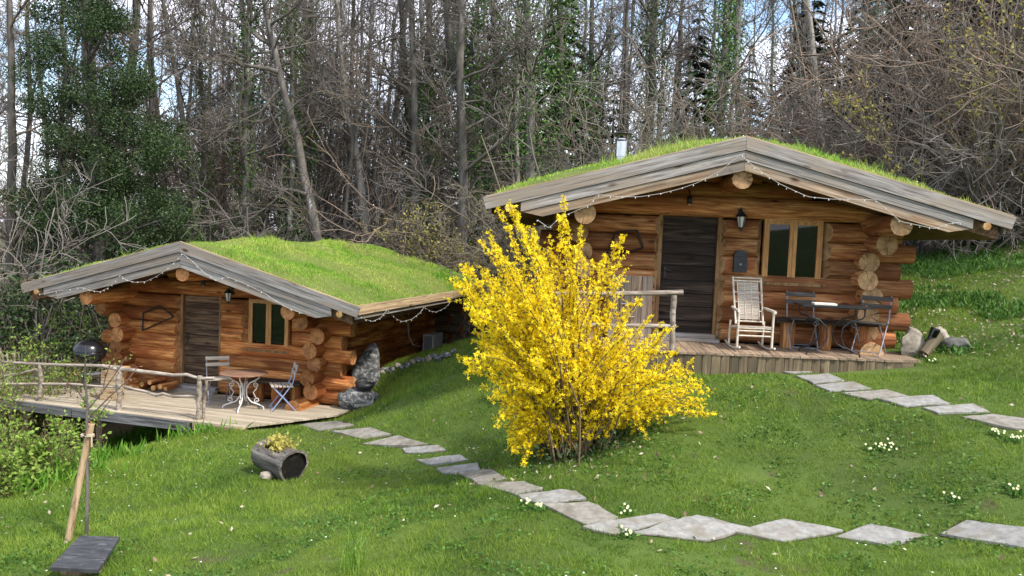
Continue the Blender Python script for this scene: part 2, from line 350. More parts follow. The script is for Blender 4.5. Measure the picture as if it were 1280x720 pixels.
M['bulb'] = plain('clear bulb', (.6, .6, .57), .15, 0, .05)
M['paper'] = plain('paper', (.72, .66, .56), .8, 0, .08)
M['curtain'] = plain('net curtain', (.30, .31, .30), .9, 0, .1)
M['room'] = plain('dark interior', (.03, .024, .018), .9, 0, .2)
M['roof_under'] = wood('roof soffit', [(.05, .025, .012), (.10, .052, .025), (.15, .085, .042), (.2, .12, .065)], stretch=(14, 1, 14), tint=.05, knots=False)
M['rope'] = plain('rope', (.42, .35, .24), .9, 0, .2)
M['turf_base'] = rough_mat('turf soil', [(.05, .06, .015), (.10, .13, .025), (.17, .17, .05)], 3, bmp=.4, bd=.02)
M['lawn_base'] = rough_mat('lawn ground', [(.032, .05, .009), (.062, .098, .014), (.092, .135, .022)], .55, [.3, .5, .7], src='Object', bmp=.3, bd=.03, spot=(.075, .06, .032), spotscale=1.7, spotpos=(.62, .72))
M['forest_floor'] = rough_mat('leaf litter floor', [(.05, .036, .022), (.10, .072, .042), (.155, .115, .068)], 4, src='Object', bmp=.6, bd=.05, spot=(.035, .055, .016), spotscale=.8, spotpos=(.5, .6))
M['grass'] = leaf('grass blade', [(.036, .082, .008), (.098, .195, .016), (.17, .29, .026), (.31, .38, .065)], .35, patch=(.20, .28, .035), pscale=.55)
M['turf'] = leaf('roof turf blade', [(.11, .27, .02), (.22, .42, .035), (.36, .51, .06), (.55, .54, .17)], .35, patch=(.42, .45, .12), pscale=.9, ppos=(.46, .62))
M['tall'] = leaf('tall weeds', [(.08, .21, .02), (.14, .31, .03), (.24, .40, .06)], .4)
M['cover'] = leaf('wild garlic leaves', [(.03, .085, .012), (.06, .15, .02), (.10, .21, .035), (.14, .26, .05)], .35)
M['litter'] = leaf('dry leaf', [(.16, .10, .055), (.28, .20, .125), (.42, .34, .24), (.55, .48, .38)], .15, rough=.8)
M['daisy'] = leaf('daisy petals', [(.7, .7, .6), (.8, .8, .75)], .2)
M['primrose'] = leaf('primrose petals', [(.52, .53, .27), (.64, .63, .42)], .2)
M['forsythia'] = leaf('forsythia petals', [(.72, .48, .004), (.86, .645, .006), (.92, .73, .012), (.95, .81, .045)], .35, rough=.6)
M['stem'] = rough_mat('shrub stem', [(.06, .04, .02), (.13, .09, .05), (.2, .145, .085)], 30, bmp=0)
M['ivy'] = leaf('ivy leaves', [(.022, .055, .01), (.05, .12, .02), (.09, .19, .035), (.17, .28, .06)], .15, rough=.4, tv=1)
M['ever'] = leaf('evergreen leaves', [(.012, .025, .008), (.024, .048, .014), (.045, .08, .022), (.09, .135, .04)], .15, rough=.4)
M['needle'] = leaf('spruce needles', [(.008, .02, .008), (.016, .036, .013), (.028, .055, .02)], .1, rough=.6)
M['fresh'] = leaf('fresh spring leaves', [(.14, .24, .03), (.25, .38, .06), (.36, .48, .11)], .45, rough=.5)
M['bud'] = leaf('yellow green buds', [(.34, .30, .06), (.48, .42, .10), (.58, .50, .16)], .4)
M['rust'] = leaf('rusty dry leaves', [(.16, .07, .03), (.24, .11, .05), (.30, .16, .08)], .3)
BARK = [rough_mat('bark grey', [(.06, .052, .045), (.13, .115, .10), (.23, .21, .19)], 5, [.3, .5, .7], sc=(1, 1, .35), bmp=.9, bd=.03, spot=(.36, .35, .33), spotscale=3.2, spotpos=(.58, .64)),
        rough_mat('bark brown', [(.045, .040, .034), (.105, .094, .080), (.19, .172, .15)], 5, [.3, .5, .7], sc=(1, 1, .3), bmp=.9, bd=.03),
        rough_mat('bark pale', [(.13, .115, .10), (.26, .24, .21), (.42, .40, .37)], 4, [.3, .5, .7], sc=(1, 1, .45), bmp=.8, bd=.03, spot=(.06, .055, .05), spotscale=3.5, spotpos=(.58, .66))]
TWIG = [rough_mat('twig grey brown', [(.075, .064, .053), (.15, .13, .11), (.26, .235, .205)], 3, bmp=0, detail=3),
        rough_mat('twig reddish brown', [(.082, .062, .046), (.16, .126, .098), (.27, .222, .178)], 3, bmp=0, detail=3),
        rough_mat('twig straw', [(.10, .083, .056), (.185, .157, .112), (.30, .26, .195)], 3, bmp=0, detail=3)]
M['plank_bark'] = rough_mat('weathered hollow trunk', [(.045, .038, .031), (.14, .122, .105), (.29, .262, .235)], 5, [.32, .5, .68], sc=(.35, 2.5, 2.5), bmp=1, bd=.03, spot=(.04, .035, .03), spotscale=6, spotpos=(.58, .66))
TWIG.append(rough_mat('twig pale grey', [(.10, .088, .074), (.19, .17, .147), (.31, .285, .25)], 3, bmp=0, detail=3))
TWIG.append(rough_mat('twig warm', [(.12, .086, .064), (.23, .172, .13), (.37, .295, .23)], 3, bmp=0, detail=3))
def glassmat():
    m, t, b, o = mat('window glass'); t.nodes.remove(b)
    g = N(t, 'BsdfGlossy', Roughness=.02); tr = t.nodes.new('ShaderNodeBsdfTransparent'); tr.inputs[0].default_value = (.22, .25, .24, 1)
    fr = N(t, 'Fresnel', IOR=1.5); ms = t.nodes.new('ShaderNodeMixShader')
    t.links.new(fr.outputs[0], ms.inputs[0]); t.links.new(tr.outputs[0], ms.inputs[1]); t.links.new(g.outputs[0], ms.inputs[2]); t.links.new(ms.outputs[0], o.inputs[0]); return m
M['glass'] = glassmat()

# ------------------------------------------------------------------ ground
def is_lawn(x, y):
    a = (y < 19.5+.5*np.clip(x-4, 0, 20)) & (x > -3.2)
    b = (x <= -3.2) & (y < 15) & (y < 14.3+(x+3.2)*.62+.25*np.sin(x*2.1))
    return a | b
def axis(fine0, fine1, step, far0, far1):
    a = np.arange(fine0, fine1+1e-6, step)
    lo = fine0-np.geomspace(.3, fine0-far0, 26); hi = fine1+np.geomspace(.3, far1-fine1, 26)
    return np.concatenate([lo[::-1], a, hi])
gx = axis(-14, 14, .22, -900, 900); gy = axis(-2, 24, .22, -300, 1500)
GX, GY = np.meshgrid(gx, gy); nx, ny = len(gx), len(gy)
GV = np.stack([GX.ravel(), GY.ravel(), gz(GX.ravel(), GY.ravel())], 1)
ii = (np.arange(ny-1)[:, None]*nx+np.arange(nx-1)[None]).ravel()
GF = np.stack([ii, ii+1, ii+nx+1, ii+nx], 1)
cxy = GV[GF].mean(1); gm = np.where(is_lawn(cxy[:, 0], cxy[:, 1]), 0, 1)
ground = link('ground', mesh_np('ground', GV, GF, None, None, (M['lawn_base'], M['forest_floor']), gm)); tag(ground, kind='structure')

# ------------------------------------------------------------------ stone paths (each slab a piece)
slabsA = [[(367, 531), (425, 527.5), (442.5, 533), (398, 539.5)], [(413, 540.5), (463, 535.4), (489, 544.7), (454.5, 550)], [(450, 555), (497.5, 545.7), (540.5, 556), (502.6, 560)],
 [(502.6, 562), (547, 557.7), (557.6, 564.6), (511, 568)], [(520, 575.6), (575, 570.5), (587, 575), (539, 583)], [(544, 585), (597, 580.8), (600.6, 588.7), (556, 593.8)],
 [(573, 592.8), (614, 588), (635, 601.4), (597, 606.6)], [(595.5, 608), (655.6, 603), (678, 613.4), (645, 620)], [(647, 622), (700, 613.5), (720, 616), (733, 626.5), (676, 631)], [(678, 633.4), (734.7, 629), (772.5, 650), (733, 658)],
 [(728, 661.6), (766, 652.5), (822, 644), (846, 652), (768, 670)], [(790, 668), (850, 652), (870, 646), (938, 661), (884, 678)], [(915, 667), (979, 650.4), (1054, 665.8), (981, 679)], [(1044, 672), (1087.5, 657.5), (1162, 670), (1104, 684)], [(1175, 670), (1208, 651), (1290, 664), (1330, 676), (1290, 688)]]
slabsB = [[(975, 464.5), (1027, 461.5), (1036, 464.5), (988, 468)], [(995, 471), (1035, 468.8), (1056, 477.5), (1016.7, 481)], [(1019, 483), (1067, 479), (1089.6, 488), (1037.5, 491)], [(1052, 493), (1108, 489), (1135, 497), (1083, 501)],
 [(1100, 501), (1167, 496), (1187.5, 506.7), (1133, 510)], [(1154, 511), (1217, 506.7), (1237.5, 516.7), (1173, 519)], [(1202, 522), (1240, 520.5), (1300, 527), (1300, 541), (1254, 536)]]
SLABS = []
def make_path(name, polys, tan):
    root = None; bed = MB(); items = []
    for k, poly in enumerate(polys):
        P = np.array([gp(*q) for q in poly])[:, :2]; c = P.mean(0)
        SLABS.append(P)
        # rough outline: subdivide edges with small wobble
        out = []
        for i in range(len(P)):
            a, b = P[i], P[(i+1) % len(P)]
            for s in (0, .3, .65): out.append(a+(b-a)*s+(rng.normal(0, .012, 2) if s else 0))
        out = np.array(out)
        if np.cross(out[1]-out[0], out[2]-out[1]) < 0 or ((out[:, 0]*np.roll(out[:, 1], -1)-np.roll(out[:, 0], -1)*out[:, 1]).sum() < 0): out = out[::-1]
        top = gz(out[:, 0], out[:, 1])+.020
        A = np.c_[out-c, np.ones(len(out))]; co = np.linalg.lstsq(A, top, rcond=None)[0]; zt = A@co + rng.normal(0, .002, len(out))
        n = len(out); cz = co[2]
        ins = c+(out-c)*.985; zi = np.c_[ins-c, np.ones(n)]@co+.004
        V = np.vstack([np.c_[out-c, zt-.07-cz], np.c_[out-c, zt-cz], np.c_[ins-c, zi-cz], [[0, 0, .004+rng.normal(0, .001)]]])
        Q = [[i, (i+1) % n, n+(i+1) % n, n+i] for i in range(n)]+[[n+i, n+(i+1) % n, 2*n+(i+1) % n, 2*n+i] for i in range(n)]
        T = [[2*n+i, 2*n+(i+1) % n, 3*n] for i in range(n)]
        me = mesh_np('slab', V, Q, T, None, (M['slab_tan'] if k in tan else M['slab'],), None, False)
        items.append((me, (c[0], c[1], cz)))
        bo = c+(out-c)*1.06; bz = gz(bo[:, 0], bo[:, 1])+.006; ci = np.r_[c, g1(*c)+.006]
        bed.add(np.vstack([np.c_[bo, bz], ci[None]]), T=[[i, (i+1) % n, n] for i in range(n)])
    root = bed.build(name, M['soil'], smooth=True); tag(root, kind='structure')
    for me, l in items: link('slab', me, root, l)
    return root
make_path('stone_path', slabsA, (0, 1, 2, 6, 7, 9)); make_path('upper_stone_path', slabsB, (3, 6))

# ------------------------------------------------------------------ log cabins
FZ = [.14, .42, .67, .91, 1.165, 1.44, 1.715]; SZ = [.02, .285, .54, .785, 1.035, 1.295, 1.565, 1.825]
DL, DR_, DB, DT = -.917, -.099, .11, 1.9
WL, WR, WB, WT = .587, 1.443, .945, 1.886
SL = .267; ZA = 2.93; OV = 1.34; BK = 6.2; HW = 3.53
def log_mesh(L, r0_, r1_, mats, cut0=None, cut1=None, n=14):
    """log along local x from 0 to L; cut: bevel of the front half at an end"""
    k = max(5, int(L/.3)); b = MB(); x = np.linspace(0, L, k)
    rad = np.linspace(r0_, r1_, k)*(1+rng.normal(0, .012, k)); ph = rng.uniform(0, 6.28, 2)
    P = np.c_[x, .008*np.sin(x*1.3+ph[0]), .007*np.sin(x*1.1+ph[1])]
    b.tube(P, rad, n, True, 0, 1, jit=.012)
    V = np.concatenate(b.V)
    for cut, x0, sg in ((cut0, 0, 1), (cut1, L, -1)):
        if cut:
            e = np.abs(V[:, 0]-x0) < .02
            f = np.clip((-V[e, 1]+.05)/.17, 0, 1.15)
            V[e, 0] += sg*cut*f
    b.V = [V]
    return b.build('log', mats, smooth=True, mesh_only=True)
def add_log(parent, L, r, l, rot, mats, name='log', **kw):
    me = log_mesh(L, r*rng.uniform(.97, 1.04), r*rng.uniform(.95, 1.03), mats, **kw)
    me.set_sharp_from_angle(angle=R(50))
    return link(name, me, parent, l, rot)
def poly_board(name, poly, y0, y1, parent, m, slope):
    """board in the xz plane, grain turned along its slope"""
    a = math.atan(slope); o = np.array(poly[0]); c, s = math.cos(a), math.sin(a)
    P = [((p[0]-o[0])*c+(p[1]-o[1])*s, -(p[0]-o[0])*s+(p[1]-o[1])*c) for p in poly]
    b = MB(); b.prism(P, y0, y1)
    return b.build(name, m, parent, l=(o[0], 0, o[1]), rot=(0, -a, 0))
def box_board(name, d, l, rot, parent, m, wob=.004):
    b = MB(); h = np.array(d)/2; ch = min(.006, h.min()*.4)
    b.box((0, 0, 0), d); V = b.V[0]; V += rng.normal(0, wob, V.shape)*np.array([1, .4, .25])
    return b.build(name, m, parent, l=l, rot=rot)
def roof_z(x): return ZA-SL*abs(x)
def cabin(C, tone, label, right):
    root = empty('log_cabin', (C[0], C[1], C[2]), -C[3]); tag(root, label, 'cabin', None)
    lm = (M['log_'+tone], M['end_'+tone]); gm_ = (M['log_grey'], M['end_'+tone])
    # front wall: log segments between corner, door and window
    for i, z in enumerate(FZ):
        xo = 2.77 if i % 2 else 2.58
        r = .146+rng.uniform(-.006, .006)
        segs = []
        dcut = z+.12 > DB and z-.1 < DT; wcut = z+.1 > WB and z-.1 < WT
        if i == 3: wcut = False
        cuts = [-xo]
        segs.append((-xo, DL-.012 if dcut else WL, None, .10 if dcut else None))
        if dcut and wcut: segs += [(DR_+.012, WL-.004, .10, .10), (WR+.004, xo, .10, None)]
        elif dcut: segs += [(DR_+.012, xo, .10, None)]
        for a, b_, c0, c1 in segs: add_log(root, b_-a, r, (a, 0, z), (0, 0, 0), lm, cut0=c0, cut1=c1)
    add_log(root, 5.3, .165, (-2.65, .0, 2.035), (0, 0, 0), lm)
    add_log(root, 2.5, .14, (-1.25, .02, 2.30), (0, 0, 0), lm); add_log(root, 1.0, .13, (-.5, .02, 2.50), (0, 0, 0), lm)
    # rear wall
    for i, z in enumerate(FZ+[1.99, 2.27]):
        xo = (2.9 if i % 2 else 2.6) if z < 2 else 1.2
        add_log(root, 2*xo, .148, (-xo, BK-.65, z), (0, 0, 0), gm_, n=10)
    # side walls, log ends show at the front
    XR = [2.02, 2.06, 2.04, 2.11, 2.02, 2.06, 2.2] if right else [2.0, 2.15, 2.09, 2.17, 2.11, 2.2, 1.98]
    XL = [2.05, 2.1, 2.04, 2.1, 2.06, 2.12, 2.2] if right else [2.0, 2.04, 2.1, 2.22, 2.12, 2.3, 2.46]
    for sx in (-1, 1):
        for i, z in enumerate(SZ):
            if i == 7: y0, y1 = -OV+.12, BK-.05; r = .145
            else:
                y0 = (-.62, -.42, -.5, -.36, -.44, -.34, -.55)[i]+rng.uniform(-.04, .04); y1 = BK-.25 if i % 2 else BK-.4; r = .146
            if i == 0: r = .16; y0 = -.75 if sx > 0 else -.4
            x = sx*2.12 if i == 7 else (XR if sx > 0 else XL)[i]*sx+rng.uniform(-.012, .012)
            add_log(root, y1-y0, r, (x, y0, z), (0, 0, R(90)), lm if sx*(1 if right else -1) > 0 or i == 7 or not right and sx > 0 else lm, name='purlin' if i == 7 else 'log')
    add_log(root, BK+OV-.2, .135, (0, -OV+.1, 2.37), (0, 0, R(90)), lm, name='ridge_purlin')
    for sx in (-1, 1):
        add_log(root, BK+OV-.12, .055, (sx*3.17, -OV-.0, 1.86), (0, 0, R(90)), (M['fascia'], M['end_fresh']), name='eave_pole', n=8)
    # inner lining keeps the room dark
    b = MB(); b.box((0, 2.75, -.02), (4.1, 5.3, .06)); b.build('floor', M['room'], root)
    # ---- door
    dm = M['door_'+tone]
    b = MB(); b.box(((DL+DR_)/2, .075, (DB+DT)/2), (DR_-DL, .03, DT-DB)); door = b.build('door', M['black_matt'], root)
    nb = 9; zz = np.linspace(DB, DT, nb+1)
    zz[1:-1] += rng.uniform(-.035, .035, nb-1)
    for a, c in zip(zz[:-1], zz[1:]): box_board('plank', (DR_-DL-.01, .03, c-a-.014), ((DL+DR_)/2, .04+rng.uniform(-.007, .007), (a+c)/2), (0, 0, 0), door, dm, .002)
    b = MB(); b.box((DL+.07, .012, 1.02), (.035, .02, .16)); b.tube([(DL+.07, -.0, 1.05), (DL+.07, -.05, 1.05), (DL+.16, -.055, 1.05)], .011, 6); b.build('handle', M['iron_black'], door)
    for x in (DL-.03, DR_+.03): box_board('door_jamb', (.055, .13, DT-DB+.1), (x, .03, (DT+DB)/2-.04), (0, 0, 0), root, M['jamb'], .002)
    box_board('door_head', (DR_-DL+.13, .16, .05), ((DL+DR_)/2-.005, -.02, DT+.027), (0, 0, 0), root, M['jamb'], .002)
    box_board('threshold', (DR_-DL+.06, .24, .085), ((DL+DR_)/2, -.04, .064), (0, 0, 0), root, M['grey_board'], .002)
    box_board('threshold', (DR_-DL+.16, .12, .05), ((DL+DR_)/2, -.215, .026), (0, 0, 0), root, M['grey_board'], .002)
    # ---- window
    fr = .024; cx = (WL+WR)/2; y = -.03
    b = MB(); b.box((WL+fr/2, y, (WB+WT)/2), (fr, .10, WT-WB)); b.box((WR-fr/2, y, (WB+WT)/2), (fr, .10, WT-WB))
    b.box((cx, y, WT-fr/2), (WR-WL-2*fr, .098, fr)); b.box((cx, y, WB+fr/2), (WR-WL-2*fr, .098, fr))
    win = b.build('window', M['frame'], root)
    for sx in (-1, 1):
        x0 = WL+fr+.002 if sx < 0 else cx+.003; x1 = cx-.003 if sx < 0 else WR-fr-.002; s = .052; z0, z1 = WB+fr+.002, WT-fr-.002
        b = MB(); ys = y-.015
        b.box((x0+s/2, ys, (z0+z1)/2), (s, .06, z1-z0)); b.box((x1-s/2, ys, (z0+z1)/2), (s, .06, z1-z0))
        b.box(((x0+x1)/2, ys, z1-s/2), (x1-x0-2*s, .058, s)); b.box(((x0+x1)/2, ys, z0+s/2), (x1-x0-2*s, .058, s))
        b.build('sash', M['frame'], win)
        b = MB(); b.box(((x0+x1)/2, ys, (z0+z1)/2), (x1-x0-2*s+.01, .008, z1-z0-2*s+.01)); b.build('pane', M['glass'], win)
    box_board('sill', (WR-WL+.12, .2, .045), (cx, -.06, WB-.024), (0, 0, 0), win, M['jamb'], .001)
    if not right:
        b = MB(); xs = np.linspace(WL+.06, cx-.02, 24); yy = .08+.02*np.sin(xs*70)
        V = np.vstack([np.c_[xs, yy, np.full(24, WB+.05)], np.c_[xs, yy, np.full(24, WT-.05)]])
        b.add(V, [[i, i+1, 25+i, 24+i] for i in range(23)]); b.build('curtain', M['curtain'], win, smooth=True)
    # ---- roof slab and turf
    th = .31
    def slab(x0, x1, y0, y1, zo, z1o, name, m, parent, dome=0, nxs=36, nys=26):
        xs = np.linspace(x0, x1, nxs+1); ys = np.linspace(y0, y1, nys+1); X, Y = np.meshgrid(xs, ys)
        edge = np.minimum(np.minimum(X-x0, x1-X), np.minimum(Y-y0, y1-Y)); d = dome*np.clip(edge/.35, 0, 1)
        top = z1o-SL*np.abs(X)+d+(.018*np.sin(X*4.1+Y*2)+.02*np.sin(Y*3.3-X*1.7))*np.clip(edge/.3, 0, 1)*(dome > 0)
        if dome: top -= .05*np.exp(-(X/.35)**2)
        bot = zo-SL*np.abs(X); n = (nxs+1)
        V = np.vstack([np.c_[X.ravel(), Y.ravel(), top.ravel()], np.c_[X.ravel(), Y.ravel(), bot.ravel()]]); h = len(V)//2
        i = (np.arange(nys)[:, None]*n+np.arange(nxs)[None]).ravel()
        Q = [np.stack([i, i+1, i+n+1, i+n], 1), np.stack([h+i, h+i+n, h+i+n+1, h+i+1], 1)]
        e = np.arange(nxs); Q.append(np.stack([e, h+e, h+e+1, e+1], 1)); e2 = e+nys*n; Q.append(np.stack([e2, e2+1, h+e2+1, h+e2], 1))
        e = np.arange(nys)*n; Q.append(np.stack([e, e+n, h+e+n, h+e], 1)); e = e+nxs; Q.append(np.stack([e, h+e, h+e+n, e+n], 1))
        return link(name, mesh_np(name, V, np.vstack(Q), None, None, (m,), None, False), parent), (lambda x, y: None)
    roof, _ = slab(-3.36, 3.36, -OV+.1, BK-.1, 2.58, 2.76, 'roof', M['roof_under'], root)
    turf, _ = slab(-3.44, 3.44, -OV+.055, BK-.055, 2.775, 2.91, 'turf_bed', M['turf_base'], roof, dome=.13 if right else .10)
    # blades on the turf
    nb_ = 90000 if not right else 55000
    bx = rng.uniform(-3.42, 3.42, nb_); by = rng.uniform(-OV+.07, BK-.05, nb_)
    edge = np.minimum(np.minimum(bx+3.44, 3.44-bx), np.minimum(by+OV-.06, BK-.03-by))
    bz = 2.91-SL*np.abs(bx)+(.13 if right else .10)*np.clip(edge/.35, 0, 1)+(.018*np.sin(bx*4.1+by*2)+.02*np.sin(by*3.3-bx*1.7))*np.clip(edge/.3, 0, 1)-.05*np.exp(-(bx/.35)**2)-.006
    hh = rng.uniform(.035, .085, nb_)*(1.1 if right else .62)*(1+.5*np.sin(bx*2.3+1)*np.sin(by*1.9)); bl = .013
    tq = np.c_[bx, by]; tc_ = vnoise(tq, 5, 3 if right else 4)*.6+vnoise(tq, 12, 2)*.4; hh *= np.clip(.4+1.0*tc_+1.2*(tc_ > .76), .3, 2.2)
    dry = vnoise(tq, 1.3, 6)*.6+vnoise(tq, 3.5, 9)*.4
    if not right:
        mound = np.exp(-(((bx-.25)/.35)**2+((by-1.4)/.5)**2)); hh *= 1+1.6*mound; bz += .06*mound
    ln = rng.normal(0, .45, (nb_, 2)); an = rng.uniform(0, 6.28, nb_); wd = rng.uniform(.6, 1.3, nb_)*bl/2
    B = np.c_[bx, by, bz]; S = np.c_[np.cos(an)*wd, np.sin(an)*wd, 0*wd]; T_ = B+np.c_[ln*hh[:, None], hh]
    V = np.stack([B-S, B+S, T_], 1).reshape(-1, 3)
    val = np.repeat(np.clip(rng.beta(1.6, 2.2, nb_)+.85*(dry-.52)+.4*(.5-tc_), 0, 1), 3)
    nf = 260; fi = rng.integers(0, nb_, nf); fi = fi[vnoise(tq[fi], .9, 12) > .45]; FP = T_[fi]+np.array([0, 0, .01]); fv, ft, f_a = leaves0(FP, .032)
    o_ = link('turf_flowers', mesh_np('turf_flowers', fv, None, ft, None, (M['bud'],), None, False), roof); o_['kind'] = 'stuff'
    tg = link('turf_grass', mesh_np('turf_grass', V, None, np.arange(len(V)).reshape(-1, 3), val, (M['turf'],), None, False), roof); tg['kind'] = 'stuff'
    # ---- barge boards (three stepped boards a side, front and rear)
    bmats = [M['grey_board'], M['grey_board'], M['brown_board'] if right else M['grey_board']]
    for (yo, sg) in ((-OV, 1), (BK, -1)):
        for sx in (-1, 1):
            for k, (zt, zb, xe, cut) in enumerate(((ZA, ZA-.178, HW, .05), (ZA-.186, ZA-.318, 3.0, .0), (ZA-.326, ZA-.452, 2.98, .28))):
                poly = [(0.002*sx, zt), (sx*xe, zt-SL*xe), (sx*(xe-cut), zb-SL*(xe-cut)), (0.002*sx, zb)]
                if sx > 0: poly = [poly[0], poly[3], poly[2], poly[1]]
                y0 = yo+sg*(.0, .02, .036)[k]; y1 = y0+sg*.05
                poly_board('barge_board', poly, min(y0, y1), max(y0, y1), roof, bmats[k], -SL*sx)
    # light edge strip on top of the barge boards
    for sx in (-1, 1):
        poly = [(0.002*sx, ZA+.014), (sx*3.5, ZA+.014-SL*3.5), (sx*3.5, ZA+.002-SL*3.5), (0.002*sx, ZA+.002)]
        if sx > 0: poly = [poly[0], poly[3], poly[2], poly[1]]
        poly_board('edge_strip', poly, -OV+.01, -OV+.05, roof, M['fascia'], -SL*sx)
        ze = roof_z(3.48)
        b = MB(); b.box((0, 0, 0), (BK+OV-.12, .035, .155)); b.build('fascia_board', M['fascia'], roof, l=(sx*3.47, (BK-OV)/2, ze-.065), rot=(0, 0, R(90)))
        b = MB(); b.box((0, 0, 0), (BK+OV-.14, .03, .075)); b.build('fascia_board', M['grey_board'], roof, l=(sx*3.43, (BK-OV)/2, ze-.185), rot=(0, 0, R(90)))
    return root
cab_R = cabin(CR, 'R', 'turf-roofed log cabin standing higher up, with dark door, flue pipe and rocking chair porch', True)
cab_L = cabin(CL, 'L', 'turf-roofed log cabin lower on the slope, orange logs, broad grass roof slope facing us', False)
# flue pipe on the right cabin
fl = MB(); q = loc(CR, aty(777, 190, 13.5)); fx, fy = q[0], q[1]
fl.lathe([(.085, 0), (.085, .40)], 18); fl.lathe([(.10, .28), (.10, .53), (.07, .56), (.07, .58)], 18); flue = fl.build('flue_pipe', M['steel'], cab_R, True, l=(fx, fy, q[2]-.36)); auto_smooth(flue)
fl = MB(); fl.lathe([(.0, .69), (.15, .665), (.155, .65), (.0, .655)], 18); fl.tube([(.06, 0, .57), (.07, 0, .66)], .008, 5); fl.tube([(-.06, 0, .57), (-.07, 0, .66)], .008, 5); fl.build('cowl', M['iron_black'], flue, True)

# air conditioner and conduit on the side wall of the left cabin
q = loc(CL, onside(CL, 540, 430, 2.5)); ac = empty('air_conditioner', wld(CL, (2.52, q[1], q[2]-.02)), -CL[3]); tag(ac, 'small white boxy outdoor unit fixed low on the shaded cabin side wall', 'air conditioner')
b = MB(); b.box((0, 0, .05), (.26, .62, .46)); b.build('casing', M['plastic'], ac)
for sx, dims in ((.135, 'f'),):
    b = MB()
    for k in range(7): b.box((.136, -.25+k*.083, .05), (.012, .014, .40))
    b.build('grille', M['iron_grey'], ac)
b = MB(); b.box((0, -.318, .05), (.20, .012, .40)); b.build('end_panel', M['iron_grey'], ac)
b = MB(); b.box((-.12, 0, -.22), (.34, .5, .05)); b.build('bracket', M['iron_grey'], ac)
pts = [onside(CL, x, y, 2.30) for x, y in ((511, 386), (510, 404), (511, 420), (516, 431), (525, 433))]
b = MB(); b.tube(np.array(pts), .017, 6); tag(b.build('conduit', M['plastic'], smooth=True), 'pale grey conduit bending down the shaded cabin wall to the white unit', 'conduit')

# ------------------------------------------------------------------ decks
dR = empty('deck', (CR[0], CR[1], CR[2]), -CR[3]); tag(dR, 'narrow brown porch deck with vertical skirt boards before the upper cabin', 'deck')
def front_R(x): return -1.47+.095*max(0, x+.8)+(.25*max(0, x-2.2) if x > 2.2 else 0)
xs = np.arange(-2.5, 2.5, .128)
gl = lambda x, y: g1(*wld(CR, (x, y, 0))[:2])-CR[2]
for x in xs:
    y1 = front_R(x)+rng.uniform(-.012, .012); L = -.17-y1
    box_board('board', (L, .119, .03), (x, (y1-.17)/2, -.016+rng.uniform(-.002, .002)), (0, rng.uniform(-.003, .003), R(90)), dR, M['deck_R'], .0015)
xs2 = np.arange(-2.48, 2.45, .124)
for x in xs2:
    y1 = front_R(x)+.03; zb = min(gl(x, y1)-.05, -.12)
    box_board('skirt_board', (-.034-zb, .116, .022), (x, y1, (zb-.034)/2), (0, R(90), R(90)), dR, M['skirt'], .0015)
for yy in (-.45, -1.1): box_board('joist', (4.9, .07, .1), (0, yy, -.085), (0, 0, 0), dR, M['skirt'])
for x in (-2.2, 0, 2.1): box_board('foot', (.5, .1, .1), (x, -.5, -.36), (0, R(90), 0), dR, M['skirt'])

dL = empty('deck', (CL[0], CL[1], CL[2]), -CL[3]); tag(dL, 'wide pale plank terrace with grey edge beam before the lower cabin', 'deck')
row = 0; y = -.18
while y > -2.12:
    xr = 2.85 if y > -.70 else 2.85-(y+.70)/(-2.1+.70)*.9
    xa = -6.5; x = xr; first_ = True
    while x > xa:
        Lb = min(rng.uniform(2.2, 3.6), x-xa)
        if x-Lb-xa < .4: Lb = x-xa
        box_board('board', (Lb-.004, .119, .03), (x-Lb/2, y, -.016+rng.uniform(-.0025, .0025)), (0, 0, rng.normal(0, .0006)), dL, M['deck_L'], .0015)
        if first_ and y < -.70:
            for vv in dL.children[-1].data.vertices:
                if vv.co.x > 0: vv.co.x += .64*vv.co.y
        first_ = False; x -= Lb
    y -= .128; row += 1
yf = -2.20
box_board('edge_beam', (2.35, .07, .15), (-.25, yf, -.088), (0, 0, 0), dL, M['dark_beam']); box_board('edge_beam', (5.0, .07, .15), (-3.95, yf+.012, -.088), (0, 0, 0), dL, M['dark_beam'])
box_board('edge_beam', (1.0, .06, .11), (1.47, -2.15, -.09), (0, 0, 0), dL, M['brown_board'])
for x in (-6, -4.2, -2.6, -1.0, .7):
    gg = g1(*wld(CL, (x, -2.0, 0))[:2])-CL[2]
    if gg < -.2: box_board('support_post', (.17-gg+.1-.17, .12, .12), (x, -2.02, (gg-.1-.03)/2-.02), (0, R(90), 0), dL, M['skirt'])
for x in (-5, -3.4, -1.8, -.1, 1.4): box_board('joist', (1.9, .06, .12), (x, -1.12, -.093), (0, 0, R(90)), dL, M['skirt'])

# ------------------------------------------------------------------ railings of peeled poles
def pole(b, pts, r, n=8, wob=.012):
    P = np.array(pts, float); k = 9
    t = np.linspace(0, len(P)-1, k); Q = np.stack([np.interp(t, np.arange(len(P)), P[:, i]) for i in range(3)], 1)
    Q[1:-1] += rng.normal(0, wob, (k-2, 3)); b.tube(Q, np.linspace(r, r*.85, k)*(1+rng.normal(0, .05, k)), n, jit=.03); return b
rl = empty('railing', wld(CL, (0, -2.05, 0)), -CL[3]); tag(rl, 'rustic grey pole railing along the front of the lower terrace', 'railing')
def LL(x, y, ly=-2.05): q = loc(CL, onplane(CL, x, y, ly)); return np.array([q[0], q[1]+2.05, q[2]])
def rail(name, pix, r, ly=-2.05, m='pole'): pole(MB(), [0, 0], r) if False else None; b = MB(); pole(b, [LL(x, y, ly) for x, y in pix], r); return b.build(name, M[m], rl, True)
rail('top_rail', [(-60, 440), (0, 450), (60, 456), (150, 459)], .032); rail('top_rail', [(128, 457), (200, 467), (268, 473)], .034)
